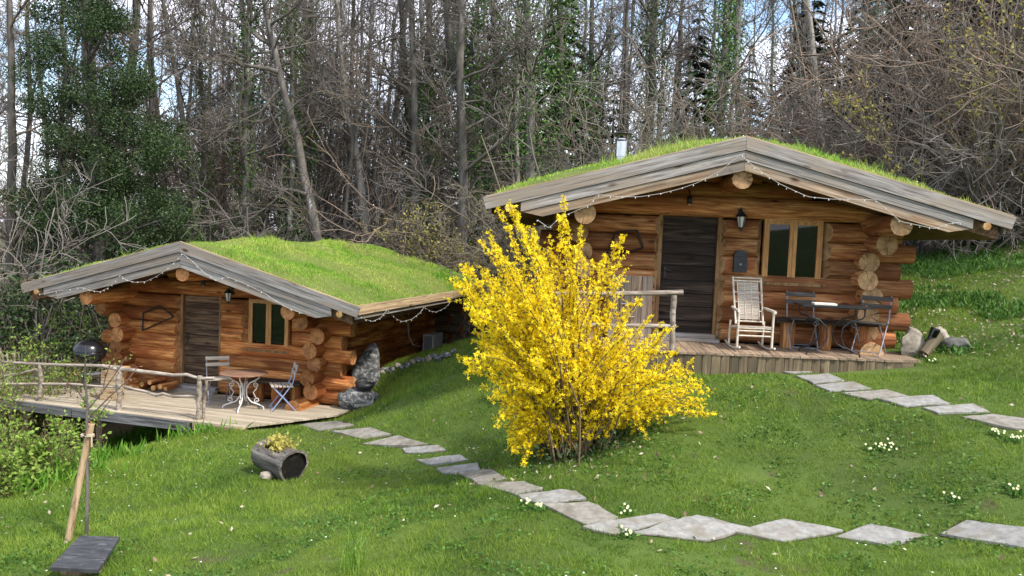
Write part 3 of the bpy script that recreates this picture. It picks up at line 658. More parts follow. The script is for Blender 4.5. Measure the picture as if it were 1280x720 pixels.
rail('lower_rail', [(-60, 474), (0, 479), (70, 480), (152, 484)], .026); rail('lower_rail', [(156, 483), (190, 492), (220, 496), (248, 496)], .028)
for pix, r in (([(150, 458), (149, 514)], .05), ([(250, 470), (247, 533)], .042), ([(-30, 446), (-30, 500)], .045), ([(51, 455), (51, 503)], .04)): rail('post', pix, r)
rail('post', [(257, 474), (254.5, 524)], .032, -1.95)
rail('brace_rail', [(-30, 478), (0, 472), (46, 462)], .03, -1.7)
rr_ = empty('railing', wld(CR, (0, -1.4, 0)), -CR[3]); tag(rr_, 'grey pole handrail beside the dark cabin door, partly behind the yellow shrub', 'railing')
def RR(x, y, ly=-1.42): q = loc(CR, onplane(CR, x, y, ly)); return np.array([q[0], q[1]+1.4, q[2]])
b = MB(); pole(b, [RR(854, 365.5), (RR(755, 367)), RR(690, 367)], .036, wob=.006); b.build('top_rail', M['pole'], rr_, True)
b = MB(); pole(b, [RR(845, 408), RR(770, 407), RR(690, 405)], .03, wob=.008); b.build('lower_rail', M['pole'], rr_, True)
b = MB(); pole(b, [RR(842.5, 369), RR(839, 455)], .042, wob=.004); b.build('post', M['pole'], rr_, True)
b = MB(); pole(b, [RR(700, 367), RR(700, 452)], .042, wob=.004); b.build('post', M['pole'], rr_, True)

# ------------------------------------------------------------------ furniture
def bench(C, lx, ly, L, label, tone):
    o = empty('bench', wld(C, (lx, ly, 0)), -C[3]); tag(o, label, 'bench')
    box_board('seat', (L, .34, .05), (0, 0, .405), (0, 0, 0), o, M['door_R'])
    for x in (-L*.36, 0, L*.36):
        me = log_mesh(.375, .10, .105, (M['log_'+tone], M['end_'+tone])); link('leg', me, o, (x, 0, .003), (0, R(-90), 0))
q = loc(CR, onplane(CR, 1030, 400, -.42)); bench(CR, q[0]+.02, -.40, 1.45, 'low dark plank bench on log stubs under the upper cabin window', 'R')
q = loc(CL, onplane(CL, 352, 468, -.42)); bench(CL, q[0]-.12, -.36, 1.1, 'low dark plank bench on log stubs behind the white scrolled table', 'L')

def bistro_chair(name, label, l, rz, mf, ms, group):
    o = empty(name, l, rz); tag(o, label, 'chair', group)     # faces local -y
    W = .19
    for sx in (-1, 1):
        b = MB(); b.tube([(sx*W, -.20, .008), (sx*W, -.02, .25), (sx*W, .16, .50), (sx*W, .24, .83)], .010, 6); b.build('leg', mf, o, True)
        b = MB(); b.tube([(sx*(W-.025), .22, .008), (sx*(W-.025), .0, .25), (sx*(W-.025), -.18, .445)], .010, 6); b.build('leg', mf, o, True)
    b = MB(); b.tube([(-W, -.17, .05), (W, -.17, .05)], .007, 5); b.build('stretcher', mf, o); b = MB(); b.tube([(-W+.02, .19, .05), (W-.02, .19, .05)], .007, 5); b.build('stretcher', mf, o)
    for k in range(6): box_board('seat_slat', (.42, .05, .016), (0, -.18+k*.066, .455-k*.002), (0, 0, 0), o, ms, .001)
    for z, yy in ((.68, .205), (.79, .235)): box_board('back_slat', (.42, .016, .062), (0, yy-.012, z), (R(-10), 0, 0), o, ms, .001)
    return o
def onL(x, y): return atz(x, y, CL[2])
def onR(x, y): return atz(x, y, CR[2])
bistro_chair('folding_chair', 'blue folding chair right of the white scrolled table, seen from its side', onL(352, 512), R(-68), M['iron_blue'], M['slat_pale'], 'folding chairs')
bistro_chair('folding_chair', 'grey folding chair between the lower door and the white scrolled table', onL(273, 503), R(28), M['iron_grey'], M['slat_pale'], 'folding chairs')
bistro_chair('folding_chair', 'dark folding chair against the bench, left behind the black table', onR(1001, 437), R(-6), M['iron_grey'], M['slat_dark'], 'folding chairs')
bistro_chair('folding_chair', 'dark folding chair with pale crossed legs at the right end of the porch', onR(1086, 443), R(-40), M['iron_grey'], M['slat_dark'], 'folding chairs')
# white scrolled table
def spiral(c, r, a0, turns, n=14, plane=(1, 0)):
    a = np.linspace(a0, a0+turns*6.283, n); rr2 = r*np.linspace(1, .25, n)
    return np.c_[c[0]+rr2*np.cos(a), c[1]+rr2*np.sin(a)]
def scroll_leg(h, out, rad):
    # profile in (radial, z)
    pts = [(out, 0), (out-.01, .05), (out-.09, .085), (.13, .13), (.055, .24), (.05, .36), (.10, .47), (.22, .53), (.27, .57), (.28, h)]
    P = np.array(pts); t = np.linspace(0, len(P)-1, 26); k = np.arange(len(P))
    return np.c_[np.interp(t, k, P[:, 0]), np.interp(t, k, P[:, 1])]
tl = empty('bistro_table', onL(304, 511), -CL[3]); tag(tl, 'round brown-topped table on white scrolled iron legs on the pale terrace', 'table')
b = MB(); b.lathe([(0, .635), (.41, .637), (.415, .640), (.415, .648), (.41, .651), (0, .652)], 28); b.build('table_top', M['table_top'], tl, True); auto_smooth(tl.children[-1])
for k in range(4):
    a = R(20+90*k); c, s = math.cos(a), math.sin(a); b = MB()
    P = scroll_leg(.635, .36, .01); b.tube(np.c_[P[:, 0]*c, P[:, 0]*s, P[:, 1]], .013, 6)
    for cc, a0, tn in (((.22, .44), 1.6, 1.2), ((.24, .16), -1.6, -1.2)):
        S = spiral(cc, .055, a0, tn); b.tube(np.c_[S[:, 0]*c, S[:, 0]*s, S[:, 1]], .009, 5)
    m_ = np.array([(.235, .385), (.17, .30), (.215, .215)]); b.tube(np.c_[m_[:, 0]*c, m_[:, 0]*s, m_[:, 1]], .008, 5)
    b.build('leg', M['iron_white'], tl, True)
# black table with a paper on it
q = onR(1036, 443); tr_ = empty('garden_table', q, -CR[3]); tag(tr_, 'black wrought iron table with scrolled legs on the upper porch', 'table')
b = MB(); b.box((0, 0, .685), (.92, .52, .022)); b.build('table_top', M['iron_black'], tr_)
b = MB(); b.box((0, 0, .666), (.80, .40, .016)); b.build('under_frame', M['iron_black'], tr_)
for sx in (-1, 1):
    for sy in (-1, 1):
        P = np.array([(.30, 0), (.29, .05), (.20, .075), (.08, .14), (.03, .27), (.05, .40), (.16, .50), (.30, .53), (.33, .57), (.33, .66)]); t = np.linspace(0, 9, 28)
        px_ = np.interp(t, np.arange(10), P[:, 0]); pz_ = np.interp(t, np.arange(10), P[:, 1])
        b = MB(); b.tube(np.c_[sx*(px_+.06), np.full(28, sy*.18), pz_], .011, 6)
        S = spiral((.20, .44), .05, 1.6, 1.2); b.tube(np.c_[sx*(S[:, 0]+.06), np.full(len(S), sy*.18), S[:, 1]], .008, 5)
        b.build('leg', M['iron_black'], tr_, True)
qq = wld((q[0], q[1], q[2], CR[3]), (-.12, -.05, .697)); b = MB(); b.box((0, 0, .012), (.30, .20, .022)); pp = b.build('book', M['paper'], l=qq, rot=(0, 0, -.15)); tag(pp, 'pale closed book lying flat on the black iron table', 'book')

# rocking chair
rk = empty('rocking_chair', onR(936, 436), -CR[3]+R(4)); tag(rk, 'bleached bamboo rocking chair with woven back beside the dark door', 'rocking chair')
wm = M['bamboo']; rk.scale = (.95, .95, .97)
for sx in (-1, 1):
    x = sx*.255
    a = np.linspace(-.42, .40, 12); b = MB(); b.tube(np.c_[np.full(12, x), a, .02+.28*a*a], .016, 6); b.build('rocker', wm, rk, True)
    b = MB(); b.tube([(x, -.27, .035), (x, -.27, .30), (x, -.28, .57)], .018, 7); b.build('front_leg', wm, rk, True)
    b = MB(); b.tube([(x, .20, .035), (x, .17, .40)], .017, 7); b.build('rear_leg', wm, rk, True)
    b = MB(); b.tube([(sx*.205, .05, .36), (sx*.21, .20, .72), (sx*.215, .33, 1.04)], .016, 7); b.build('back_post', wm, rk, True)
    b = MB(); b.tube([(x*1.03, -.33, .575), (x*1.03, -.1, .585), (x*.95, .17, .60)], [.024, .022, .017], 7); b.build('arm_rest', wm, rk, True)
for z, yy in ((.33, -.265), (.29, -.26), (.22, -.265), (.30, .18)): b = MB(); b.tube([(-.255, yy, z), (.255, yy, z)], .012, 6); b.build('rung', wm, rk, True)
for z in (.40, .985, 1.03): b = MB(); yy = .05+(z-.36)*.412; b.tube([(-.21, yy, z), (.21, yy, z)], .013, 6); b.build('rung', wm, rk, True)
for z in (.55, .68, .82):
    for sx in (-1, 1): b = MB(); yy = .05+(z-.36)*.412; b.tube([(sx*.155, yy, z), (sx*.21, yy, z)], .008, 5); b.build('rung', wm, rk, True)
for k in range(24):
    z = .44+k*.0222; yy = .05+(z-.36)*.412; box_board('woven_slat', (.31, .006, .019), (0, yy-.004, z), (R(-22), 0, 0), rk, M['slat_pale'], .0015)
for x in (-.155, -.052, .052, .155): b = MB(); b.tube([(x, .05+.06*.412-.012, .42), (x, .05+.62*.412-.012, .98)], .006, 5); b.build('back_cane', wm, rk)
for k in range(9): box_board('seat_slat', (.50, .036, .012), (0, -.26+k*.046, .355-k*.004), (0, 0, 0), rk, M['slat_pale'], .001)

# lanterns, spot lamps, mailbox, bow saws, string lights
def lantern(C, px, py, label):
    q = loc(C, onplane(C, px, py, -.24)); o = empty('wall_lantern', wld(C, (q[0], -.15, q[2])), -C[3]); tag(o, label, 'lantern', 'wall lanterns')
    b = MB(); b.box((0, .0, .10), (.07, .03, .16)); b.tube([(0, -.01, .13), (0, -.08, .19), (0, -.13, .15)], .010, 6); b.build('bracket', M['iron_black'], o, False)
    b = MB(); b.lathe([(.0, .14), (.03, .13), (.085, .07), (.09, .06), (.0, .06)], 6, (0, -.13, 0)); b.lathe([(.0, -.16), (.012, -.15), (.018, -.12), (.038, -.11), (.038, -.10), (0, -.10)], 6, (0, -.13, 0))
    for k in range(6):
        a = k*R(60); b.tube([(.072*math.cos(a), -.13+.072*math.sin(a), .065), (.036*math.cos(a), -.13+.036*math.sin(a), -.10)], .006, 4)
    b.build('cage', M['iron_black'], o, False)
    b = MB(); b.lathe([(.062, .058), (.033, -.095)], 6, (0, -.13, 0)); b.build('glass', M['bulb'], o, False)
lantern(CR, 926, 276, 'black lantern beside the dark door of the upper cabin'); lantern(CL, 287, 370, 'black lantern right of the lower cabin door')
def spot(C, px, py, label):
    q = onplane(C, px, py, -.3); o = empty('spot_lamp', q, -C[3]); tag(o, label, 'lamp', 'spot lamps above the doors')
    b = MB(); b.lathe([(.0, .06), (.035, .06), (.04, -.06), (.03, -.06), (.028, .0)], 10); b.build('shade', M['iron_black'], o, True)
    b = MB(); b.tube([(0, 0, .06), (0, .05, .14), (0, .22, .16)], .011, 6); b.build('arm', M['iron_black'], o, True)
    b = MB(); b.lathe([(0, -.075), (.022, -.06), (.024, -.02), (0, -.01)], 8); b.build('bulb', M['paper'], o, True)
spot(CR, 862, 250, 'small black spot lamp above the upper cabin door'); spot(CL, 254, 353, 'small black spot lamp above the lower cabin door')
q = onplane(CR, 925, 327, -.19); mb = empty('mailbox', wld(CR, (loc(CR, q)[0], -.19, loc(CR, q)[2])), -CR[3]); tag(mb, 'black round-topped mailbox on the log wall above the rocking chair', 'mailbox')
a = np.linspace(0, math.pi, 10); poly = [(-.095, -.16), (-.095, .09)]+[(-.095*math.cos(t), .09+.085*math.sin(t)) for t in a[1:-1]]+[(.095, .09), (.095, -.16)]
b = MB(); b.prism(poly[::-1], -.055, .06); b.build('box', M['iron_black'], mb); b = MB(); b.box((0, -.06, .085), (.175, .012, .012)); b.build('flap_edge', M['dark'], mb); b = MB(); b.box((0, -.06, -.04), (.03, .012, .03)); b.build('lock', M['iron_grey'], mb)
def saw(C, pix, label, ly=-.17):
    o = empty('bow_saw', onplane(C, pix[0][0], pix[0][1], ly), -C[3]); base = loc(C, np.array(o.location)); tag(o, label, 'saw')
    P = [loc(C, onplane(C, x, y, ly))-base for x, y in pix]
    b = MB(); b.tube(np.array([P[0], P[1], P[2], P[3]]), .017, 6); b.build('frame', M['black_matt'], o, True)
    b = MB(); d = np.array(P[3])-np.array(P[0]); b.tube([P[0], P[0]+d*.5, P[3]], .014, 4); b.build('blade', M['iron_black'], o)
saw(CL, [(178, 413), (179, 391), (200, 382), (217, 396)], 'dark bow saw hung on the orange logs left of the lower door')
saw(CR, [(757, 322), (770, 290), (796, 288), (804, 310)], 'dark bow saw hung on the logs left of the upper door')
def lights(C, pix, ly, label, side=None):
    o = empty('string_lights', onplane(C, *pix[0], ly) if side is None else onside(C, *pix[0], side)); tag(o, label, 'string lights', 'string lights'); base = np.array(o.location)
    P = np.array([(onplane(C, x, y, ly) if side is None else onside(C, x, y, side))-base for x, y in pix])
    t = np.linspace(0, len(P)-1, 5*len(P)); Q = np.stack([np.interp(t, np.arange(len(P)), P[:, i]) for i in range(3)], 1)
    b = MB(); b.tube(Q, .0035, 4); b.build('cable', M['wire'], o)
    b = MB()
    for i in range(0, len(Q), 3):
        b.lathe([(0, -.026), (.008, -.018), (.006, -.004), (0, 0)], 5, Q[i]+rng.normal(0, .006, 3))
    k = b.build('bulbs', M['bulb'], o); k['kind'] = 'stuff'
lights(CL, [(50, 368), (85, 362), (101, 359), (113, 363), (125, 365), (133, 361), (140, 355), (150, 344), (158, 350), (168, 353), (182, 352), (195, 346), (208, 337), (220, 326), (228, 317), (240, 326), (250, 336), (258, 343), (270, 350), (283, 346), (300, 352), (330, 366), (343, 375), (360, 385), (378, 392)], -1.39, 'string of tiny bulbs swagged along the lower cabin front gable boards')
lights(CL, [(447, 392), (456, 399), (466, 402), (476, 397), (484, 387), (487, 389), (494, 398), (503, 402), (515, 399), (525, 391), (530, 384), (538, 389), (546, 390), (556, 385), (563, 378)], 0, 'string of tiny bulbs in loops under the lower cabin side eave', 3.5)
lights(CR, [(672, 275), (686, 285), (700, 272), (738, 256), (746, 243), (772, 246), (800, 246), (826, 242), (850, 236), (873, 228), (900, 214), (926, 193), (940, 206), (955, 217), (975, 230), (992, 238), (1010, 246), (1040, 249), (1060, 249), (1094, 250), (1110, 263), (1126, 277), (1150, 282), (1168, 286), (1185, 280), (1200, 278)], -1.39, 'string of tiny bulbs swagged along the upper cabin front gable boards')

# ------------------------------------------------------------------ stones and small things
import bmesh
def rock_mesh(size, seed, m, rough_=.22, sub=3, taper=0, flat=0):
    bm = bmesh.new(); bmesh.ops.create_icosphere(bm, subdivisions=sub, radius=.5)
    for v in bm.verts:
        p = v.co.normalized(); off = Vector((seed*3.7, seed*1.3, -seed))
        k = 1+rough_*mnoise.noise(p*1.6+off)*1.6+rough_*.5*mnoise.noise(p*4+off)+rough_*.2*mnoise.noise(p*9+off)
        q = p*.5*k
        # facet flattening
        for ax in (Vector((.8, -.5, .3)), Vector((-.6, -.7, .2)), Vector((.1, -.3, .95))):
            ax = ax.normalized(); d = q.dot(ax)
            if d > .40: q -= ax*(d-.40)*.8
        z = q.z+.5; s = 1-taper*z
        v.co = Vector((q.x*size[0]*s, q.y*size[1]*s, q.z*size[2]))
    me = bpy.data.meshes.new('rock'); bm.to_mesh(me); bm.free(); me.materials.append(m)
    for p in me.polygons: p.use_smooth = True
    me.set_sharp_from_angle(angle=R(35)); return me
def px2m(px, Y): return px*Y/F
def rock(name, px, py, wpx, hpx, seed, m, label, rot=(0, 0, 0), taper=0, dz=0, group=None, cat='rock', dep=.8):
    P = gp(px, py); Y = P[1]; h = px2m(hpx, Y); wd = px2m(wpx, Y)
    o = link(name, rock_mesh((wd*1.05, wd*dep, h*1.25), seed, m, taper=taper), None, (P[0], P[1]+wd*.25, P[2]+h*.48+dz), rot); tag(o, label, cat, group); return o
rock('boulder', 457, 491, 44, 56, 7, M['rock'], 'tall pointed lichen-spotted boulder leaning at the lower cabin corner', (0, R(12), .25), .62, .05, cat='boulder', dep=.42)
blk = rock('stone_block', 445, 514, 52, 26, 5, M['rock'], 'squat lichen-covered stone block below the pointed boulder', (0, 0, .2), .1, cat='stone')
P = gp(455, 508); b = MB(); b.box((0, 0, 0), (.34, .2, .05)); o = b.build('stone_slab', M['slab'], l=(P[0]+.02, P[1]-.12, P[2]+.09), rot=(R(12), R(-6), .1)); tag(o, 'small pale flat stone leaning below the black pot', 'stone')
kt = empty('iron_pot', (blk.location.x+.12, blk.location.y-.03, blk.location.z+max(v.co.z for v in blk.data.vertices)*.8+.06), .2); tag(kt, 'blackened iron pot with a hoop handle on the stone block', 'pot')
b = MB(); b.lathe([(0, -.06), (.10, -.06), (.165, .0), (.18, .075), (.168, .075), (.15, .01), (0, -.03)], 18); b.build('bowl', M['iron_black'], kt, True)
a = np.linspace(0, math.pi, 12); b = MB(); b.tube(np.c_[.18*np.cos(a), 0*a, .06+.10*np.sin(a)], .010, 6); b.build('handle', M['iron_black'], kt, True)
for k in range(15):
    t = k/14; x = 478+(566-478)*t+rng.uniform(-2, 2); y = 464-(464-441)*t+rng.uniform(-1, 5)
    rock('rubble_stone', x, y+1, rng.uniform(9, 17), rng.uniform(4, 8), 10+k, M['rock'] if k % 3 else M['rock_tan'], 'rough rubble stone in the row edging the shaded cabin side', (0, 0, rng.uniform(0, 3)), 0, group='rubble stones along the cabin side')
rock('garden_rock', 1145, 446, 36, 32, 31, M['rock_tan'], 'tan angular rock at the end of the upper porch deck', (0, R(8), .4), .2, cat='rock')
rock('garden_rock', 1178, 432, 26, 22, 33, M['rock_tan'], 'grey-brown rock right behind the small solar lamp', (0, R(-15), .7), .2, cat='rock')
rock('garden_rock', 1200, 438, 38, 15, 36, M['rock_dark'], 'dark flat rock rightmost of the porch-end rocks', (0, 0, .2), .0, cat='rock')
P = gp(1160, 446); me = log_mesh(.36, .07, .085, (M['skirt'], M['skirt'])); o = link('wood_stump', me, None, (P[0]-.09, P[1]-.06, P[2]+.05), (0, R(-48), .3)); tag(o, 'short weathered wood stub tilted between the porch-end rocks', 'wood')
P = aty(1166, 418, gp(1160, 446)[1]); so_ = empty('solar_lamp', (P[0], P[1], P[2]), .2); so_.rotation_euler = (0, R(25), 0); tag(so_, 'small black solar lamp tilted above the porch-end rocks', 'lamp')
b = MB(); b.lathe([(0, -.09), (.045, -.09), (.065, .07), (.065, .09), (0, .095)], 14); b.build('housing', M['dark'], so_, True); auto_smooth(so_.children[-1])
b = MB(); b.box((.0, -.066, .01), (.07, .006, .10)); b.build('panel', M['glass'], so_); b = MB(); b.tube([(0, 0, -.09), (0, .0, -.42)], .012, 6); b.build('stem', M['iron_black'], so_)

# firewood and chopping block on the lower terrace
for k, (px, py, r_, ln) in enumerate(((163, 485, .055, .35), (177, 480, .05, .4), (187, 478.5, .048, .42), (191.5, 485, .05, .36), (200, 483, .055, .45), (207, 486.5, .04, .3), (171, 487, .045, .4))):
    q = loc(CL, onplane(CL, px, py, -.58)); z = max(q[2], r_+.004)
    o = link('firewood', log_mesh(ln, r_, r_*.95, (M['log_L'], M['end_fresh']), n=9), None, wld(CL, (q[0], -.58, z)), (0, 0, R(90)-CL[3]+rng.uniform(-.1, .1)))
    tag(o, 'cut firewood log lying on the terrace below the saw', 'firewood', 'firewood logs by the lower cabin')
q = onL(141, 499); ch = empty('wood_block', q, -CL[3]+.15); tag(ch, 'pale split wood block standing behind the terrace railing', 'wood block')
b = MB(); b.box((0, 0, .26), (.27, .24, .52)); V = b.V[0]; V += rng.normal(0, .012, V.shape); V[:, 2] = np.maximum(V[:, 2], 0.002); b.build('trunk_block', M['fascia'], ch)
b = MB(); b.box((.08, .10, .56), (.30, .13, .075)); b.build('offcut', M['end_fresh'], ch)
q = onL(112, 487); gr = empty('kettle_grill', q, 0); tag(gr, 'round black kettle grill left of the lower cabin', 'grill')
b = MB(); b.lathe([(.02, .52), (.16, .54), (.27, .63), (.295, .74), (.28, .755), (.0, .74)], 22); b.build('bowl', M['dark'], gr, True)
b = MB(); b.lathe([(.30, .757), (.285, .84), (.20, .93), (.06, .965), (0, .97)], 22); lid = b.build('lid', M['dark'], gr, True)
b = MB(); b.tube([(-.05, 0, .96), (-.05, 0, 1.0), (.05, 0, 1.0), (.05, 0, .96)], .01, 6); b.build('handle', M['iron_black'], lid)
for k in range(3): a = k*2.094+.5; b = MB(); b.tube([(.18*math.cos(a), .18*math.sin(a), .56), (.3*math.cos(a), .3*math.sin(a), .003)], .012, 6); b.build('leg', M['iron_black'], gr)
b = MB(); b.lathe([(0, .30), (.2, .31), (.205, .325), (0, .315)], 16); b.build('ash_tray', M['iron_grey'], gr)
# stick hurdle behind the terrace
hf = empty('stick_hurdle', wld(CL, (-4.4, -.3, 0)), -CL[3]); tag(hf, 'low hurdle of grey upright sticks at the back of the terrace', 'hurdle')
for k in range(46):
    x = -1.75+k*.079; b = MB(); h = rng.uniform(.38, .55); d = rng.normal(0, .02, 2)
    b.tube([(x, 0, -.2), (x+d[0], d[1], h*.5), (x+d[0]*2, d[1], h)], [.02, .018, .014], 5); b.build('stick', M['pole'], hf)
b = MB(); pole(b, [(-1.85, -.02, .12), (1.85, -.02, .14)], .018); b.build('cross_rail', M['pole'], hf, True)

# wooden panel leaning by the upper door
pn = empty('wooden_hatch', wld(CR, (-1.36, -.27, 0)), -CR[3]); pn.rotation_euler = (R(-6), 0, -CR[3]); tag(pn, 'plain plank hatch leaning on the logs left of the upper door', 'hatch')
for k in range(4): box_board('plank', (.95, .028, .155), (-.245+k*.163, 0, .478), (0, R(90), 0), pn, M['brown_board'], .0015)
for z in (.33, .52): b = MB(); b.tube([(-.14, -.06, z), (.06, -.06, z)], .014, 6); b.tube([(-.1, -.06, z), (-.1, 0, z)], .009, 5); b.tube([(.03, -.06, z), (.03, 0, z)], .009, 5); b.build('handle', M['steel'], pn, True)
box_board('batten', (.62, .03, .06), (0, .03, .8), (0, 0, 0), pn, M['brown_board'])

# hollow log planter
P = gp(350, 596); A_ = aty(336, 572, P[1]+.16); B_ = aty(360, 577, P[1]-.10)
ax = B_-A_; Lp = .62; ax = np.array([ax[0], ax[1], ax[2]]); yaw = math.atan2(-.52, .72)
pl = empty('log_planter', ((A_[0]+B_[0])/2, (A_[1]+B_[1])/2, (A_[2]+B_[2])/2), yaw); tag(pl, 'hollow grey log planter lying on the lawn with yellow-green plants', 'planter')
pl.rotation_euler = (0, R(6), yaw)
n = 22; k = 9; b = MB(); xs = np.linspace(-Lp/2, Lp/2, k); a = np.linspace(0, 2*math.pi, n, endpoint=False)
ro = .195*(1+.05*np.sin(3*a)); V = []
for i, x in enumerate(xs):
    fl_ = 1+.14*(x/(Lp/2))**2*(x > 0)
    for t, r_ in zip(a, ro): V.append((x+rng.normal(0, .004), r_*fl_*math.cos(t)*(1+rng.normal(0, .015)), r_*fl_*math.sin(t)*(1+rng.normal(0, .015))))
Q = []
for i in range(k-1):
    for j in range(n):
        top = math.sin(a[j]) > .80 and 2 <= i <= 5
        if not top: Q.append([i*n+j, i*n+(j+1) % n, (i+1)*n+(j+1) % n, (i+1)*n+j])
b.add(V, Q)
Vi = [(x, .86*y, .86*z) for x, y, z in V]; b.add(Vi, [q_[::-1] for q_ in Q], m=1)
e = (k-1)*n
b.add(V[e:]+Vi[e:], [[j, (j+1) % n, n+(j+1) % n, n+j] for j in range(n)]); b.add(V[:n]+Vi[:n], [[j, n+j, n+(j+1) % n, (j+1) % n] for j in range(n)])
b.build('trunk', (M['plank_bark'], M['hollow']), pl, True)
b = MB(); b.tube([(Lp/2-.05, 0, 0), (Lp/2-.035, 0, 0)], .19, 18, jit=.02); b.build('rotten_core', M['hollow'], pl, False)
b = MB(); b.tube([(-.25, 0, -.02), (.12, 0, -.02)], .15, 10); b.build('soil', M['soil'], pl, True)
st = rock('support_stone', 331, 600, 16, 9, 41, M['rock_tan'], 'small pale stone wedged under the hollow log planter', cat='stone')

# ------------------------------------------------------------------ leaf clouds, twigs, trees
def leaves(P, size, up=.3, val=None, fold=.25, aspect=.55, dirs=None):
    """diamond leaf of two triangles at every point"""
    n = len(P); d = rng.normal(0, 1, (n, 3)) if dirs is None else dirs+rng.normal(0, .35, (n, 3)); d[:, 2] += up if dirs is None else 0
    d /= np.linalg.norm(d, axis=1)[:, None]+1e-9; r_ = rng.normal(0, 1, (n, 3)); s = np.cross(d, r_); s /= np.linalg.norm(s, axis=1)[:, None]+1e-9
    nn = np.cross(d, s); L = (size*rng.uniform(.6, 1.35, n))[:, None]
    a = P; tip = P+d*L; l_ = P+d*L*.5+s*L*aspect*.5+nn*L*fold*.3; r2 = P+d*L*.5-s*L*aspect*.5+nn*L*fold*.3
    V = np.stack([a, r2, tip, l_], 1).reshape(-1, 3); i = np.arange(n)*4
    T = np.concatenate([np.stack([i, i+1, i+2], 1), np.stack([i, i+2, i+3], 1)])
    v = np.repeat(np.clip(rng.uniform(0, 1, n) if val is None else val, 0, 1), 4)
    return V, T, v
def leaf_mesh(name, P, size, m, **kw):
    V, T, v = leaves(P, size, **kw); return mesh_np(name, V, None, T, v, (m,), None, False)
def unit(v): v = np.asarray(v, float); return v/(np.linalg.norm(v)+1e-9)
def grow(b, p, d, L, r, lv, maxlv, spec, ends=None):
    """recursive branch into mesh builder b"""
    k = spec['seg'][lv]; P = [np.array(p, float)]; d = unit(d)
    for i in range(k):
        d = unit(d+rng.normal(0, spec['wob'][lv], 3)+np.array([0, 0, spec['up'][lv]])/k)
        P.append(P[-1]+d*L/k)
    P = np.array(P); rr = np.linspace(r, max(r*spec['tip'], spec['rmin']), k+1)
    b.tube(P, rr, spec['sides'][lv], False)
    if ends is not None and lv >= maxlv-1: ends.append(P[1:])
    if lv >= maxlv: return
    nch = spec['n'][lv]; nch = max(1, int(round(nch*rng.uniform(.75, 1.25))))
    for t in np.sort(rng.uniform(spec['from'][lv], 1., nch)):
        f = t*k; i = min(int(f), k-1); q = P[i]+(P[i+1]-P[i])*(f-i); dd = unit(P[min(i+1, k)]-P[i])
        side = unit(np.cross(dd, rng.normal(0, 1, 3))); an = R(rng.uniform(*spec['ang']))
        nd = dd*math.cos(an)+side*math.sin(an)
        grow(b, q, nd, L*rng.uniform(*spec['len'])*(1.15-.55*t), max(rr[i]*rng.uniform(.45, .7), spec['rmin']), lv+1, maxlv, spec, ends)
TALL = dict(seg=[6, 5, 3, 2], wob=[.10, .14, .2, .25], up=[.25, .3, .2, .1], tip=.3, rmin=.007, sides=[5, 4, 3, 3], n=[7, 6, 5, 0], ang=(25, 60), len=(.42, .7))
TALL['from'] = [.2, .15, .1, 0]
def trunk_path(h, lean=(0, 0), wob=.12, k=14):
    z = np.linspace(0, h, k); t = z/h
    w_ = np.cumsum(rng.normal(0, wob, (k, 2)), 0)*t[:, None]; w_ -= w_[0]
    return np.c_[lean[0]*t+w_[:, 0], lean[1]*t+w_[:, 1], z]
def tall_tree(h, r, bark, twig, first=.25, nb=16, lean=(0, 0), path=None, maxlv=2, spec=TALL, wob=.10, low=0):
    tp = trunk_path(h, lean, wob) if path is None else np.asarray(path)
    k = len(tp); t = np.linspace(0, 1, k); rad = r*(1-.85*t**1.1)+.35*r*np.exp(-t*40)
    b = MB(); tp2 = tp.copy(); tp2[0, 2] -= .5; b.tube(tp2, rad, 9, False, jit=.03); tm = b.build('trunk', bark, smooth=True, mesh_only=True)
    c = MB()
    fr_ = np.concatenate([rng.uniform(first, .98, nb), rng.uniform(.06, first, low)])
    for f in np.sort(fr_):
        i = min(int(f*(k-1)), k-2); u_ = f*(k-1)-i; q = tp[i]+(tp[i+1]-tp[i])*u_
        a = rng.uniform(0, 6.283); el = rng.uniform(.15, .9); d = np.array([math.cos(a), math.sin(a), el])
        small = f < first
        L = h*rng.uniform(.12, .24)*(1.1-.6*f)*(.6 if small else 1)
        grow(c, q, d, L, max(.012, rad[i]*rng.uniform(.25, .5))*(.5 if small else 1), 0, maxlv, spec)
    cm = c.build('crown', twig, smooth=True, mesh_only=True)
    return tm, cm
def ivy_mesh(path, h0, h1, rad, n, m, size=.085, thick=.18):
    P = np.asarray(path); t = rng.uniform(0, 1, n)**.9; z = h0+(h1-h0)*t
    x = np.interp(z, P[:, 2], P[:, 0]); y = np.interp(z, P[:, 2], P[:, 1]); a = rng.uniform(0, 6.283, n)
    cl = .55+.45*np.sin(z*2.3+a)+.35*np.sin(z*5.1-2*a); keep = cl > rng.uniform(-.25, .7, n)
    rr = rad+np.abs(rng.normal(0, thick, n))*(.4+.9*np.clip(cl, 0, 1.5))*(1.1-.7*t)
    Q = np.c_[x+rr*np.cos(a), y+rr*np.sin(a), z+rng.normal(0, .08, n)][keep]
    return leaf_mesh('ivy', Q, size, m, up=-.2)
def put_tree(name, meshes, l, rz, s, label, cat='tree', group=None):
    o = empty(name, l, rz); o.scale = (s[0], s[0], s[1]) if np.ndim(s) else (s, s, s); tag(o, label, cat, group)
    for nm, me in meshes: link(nm, me, o)
    return o

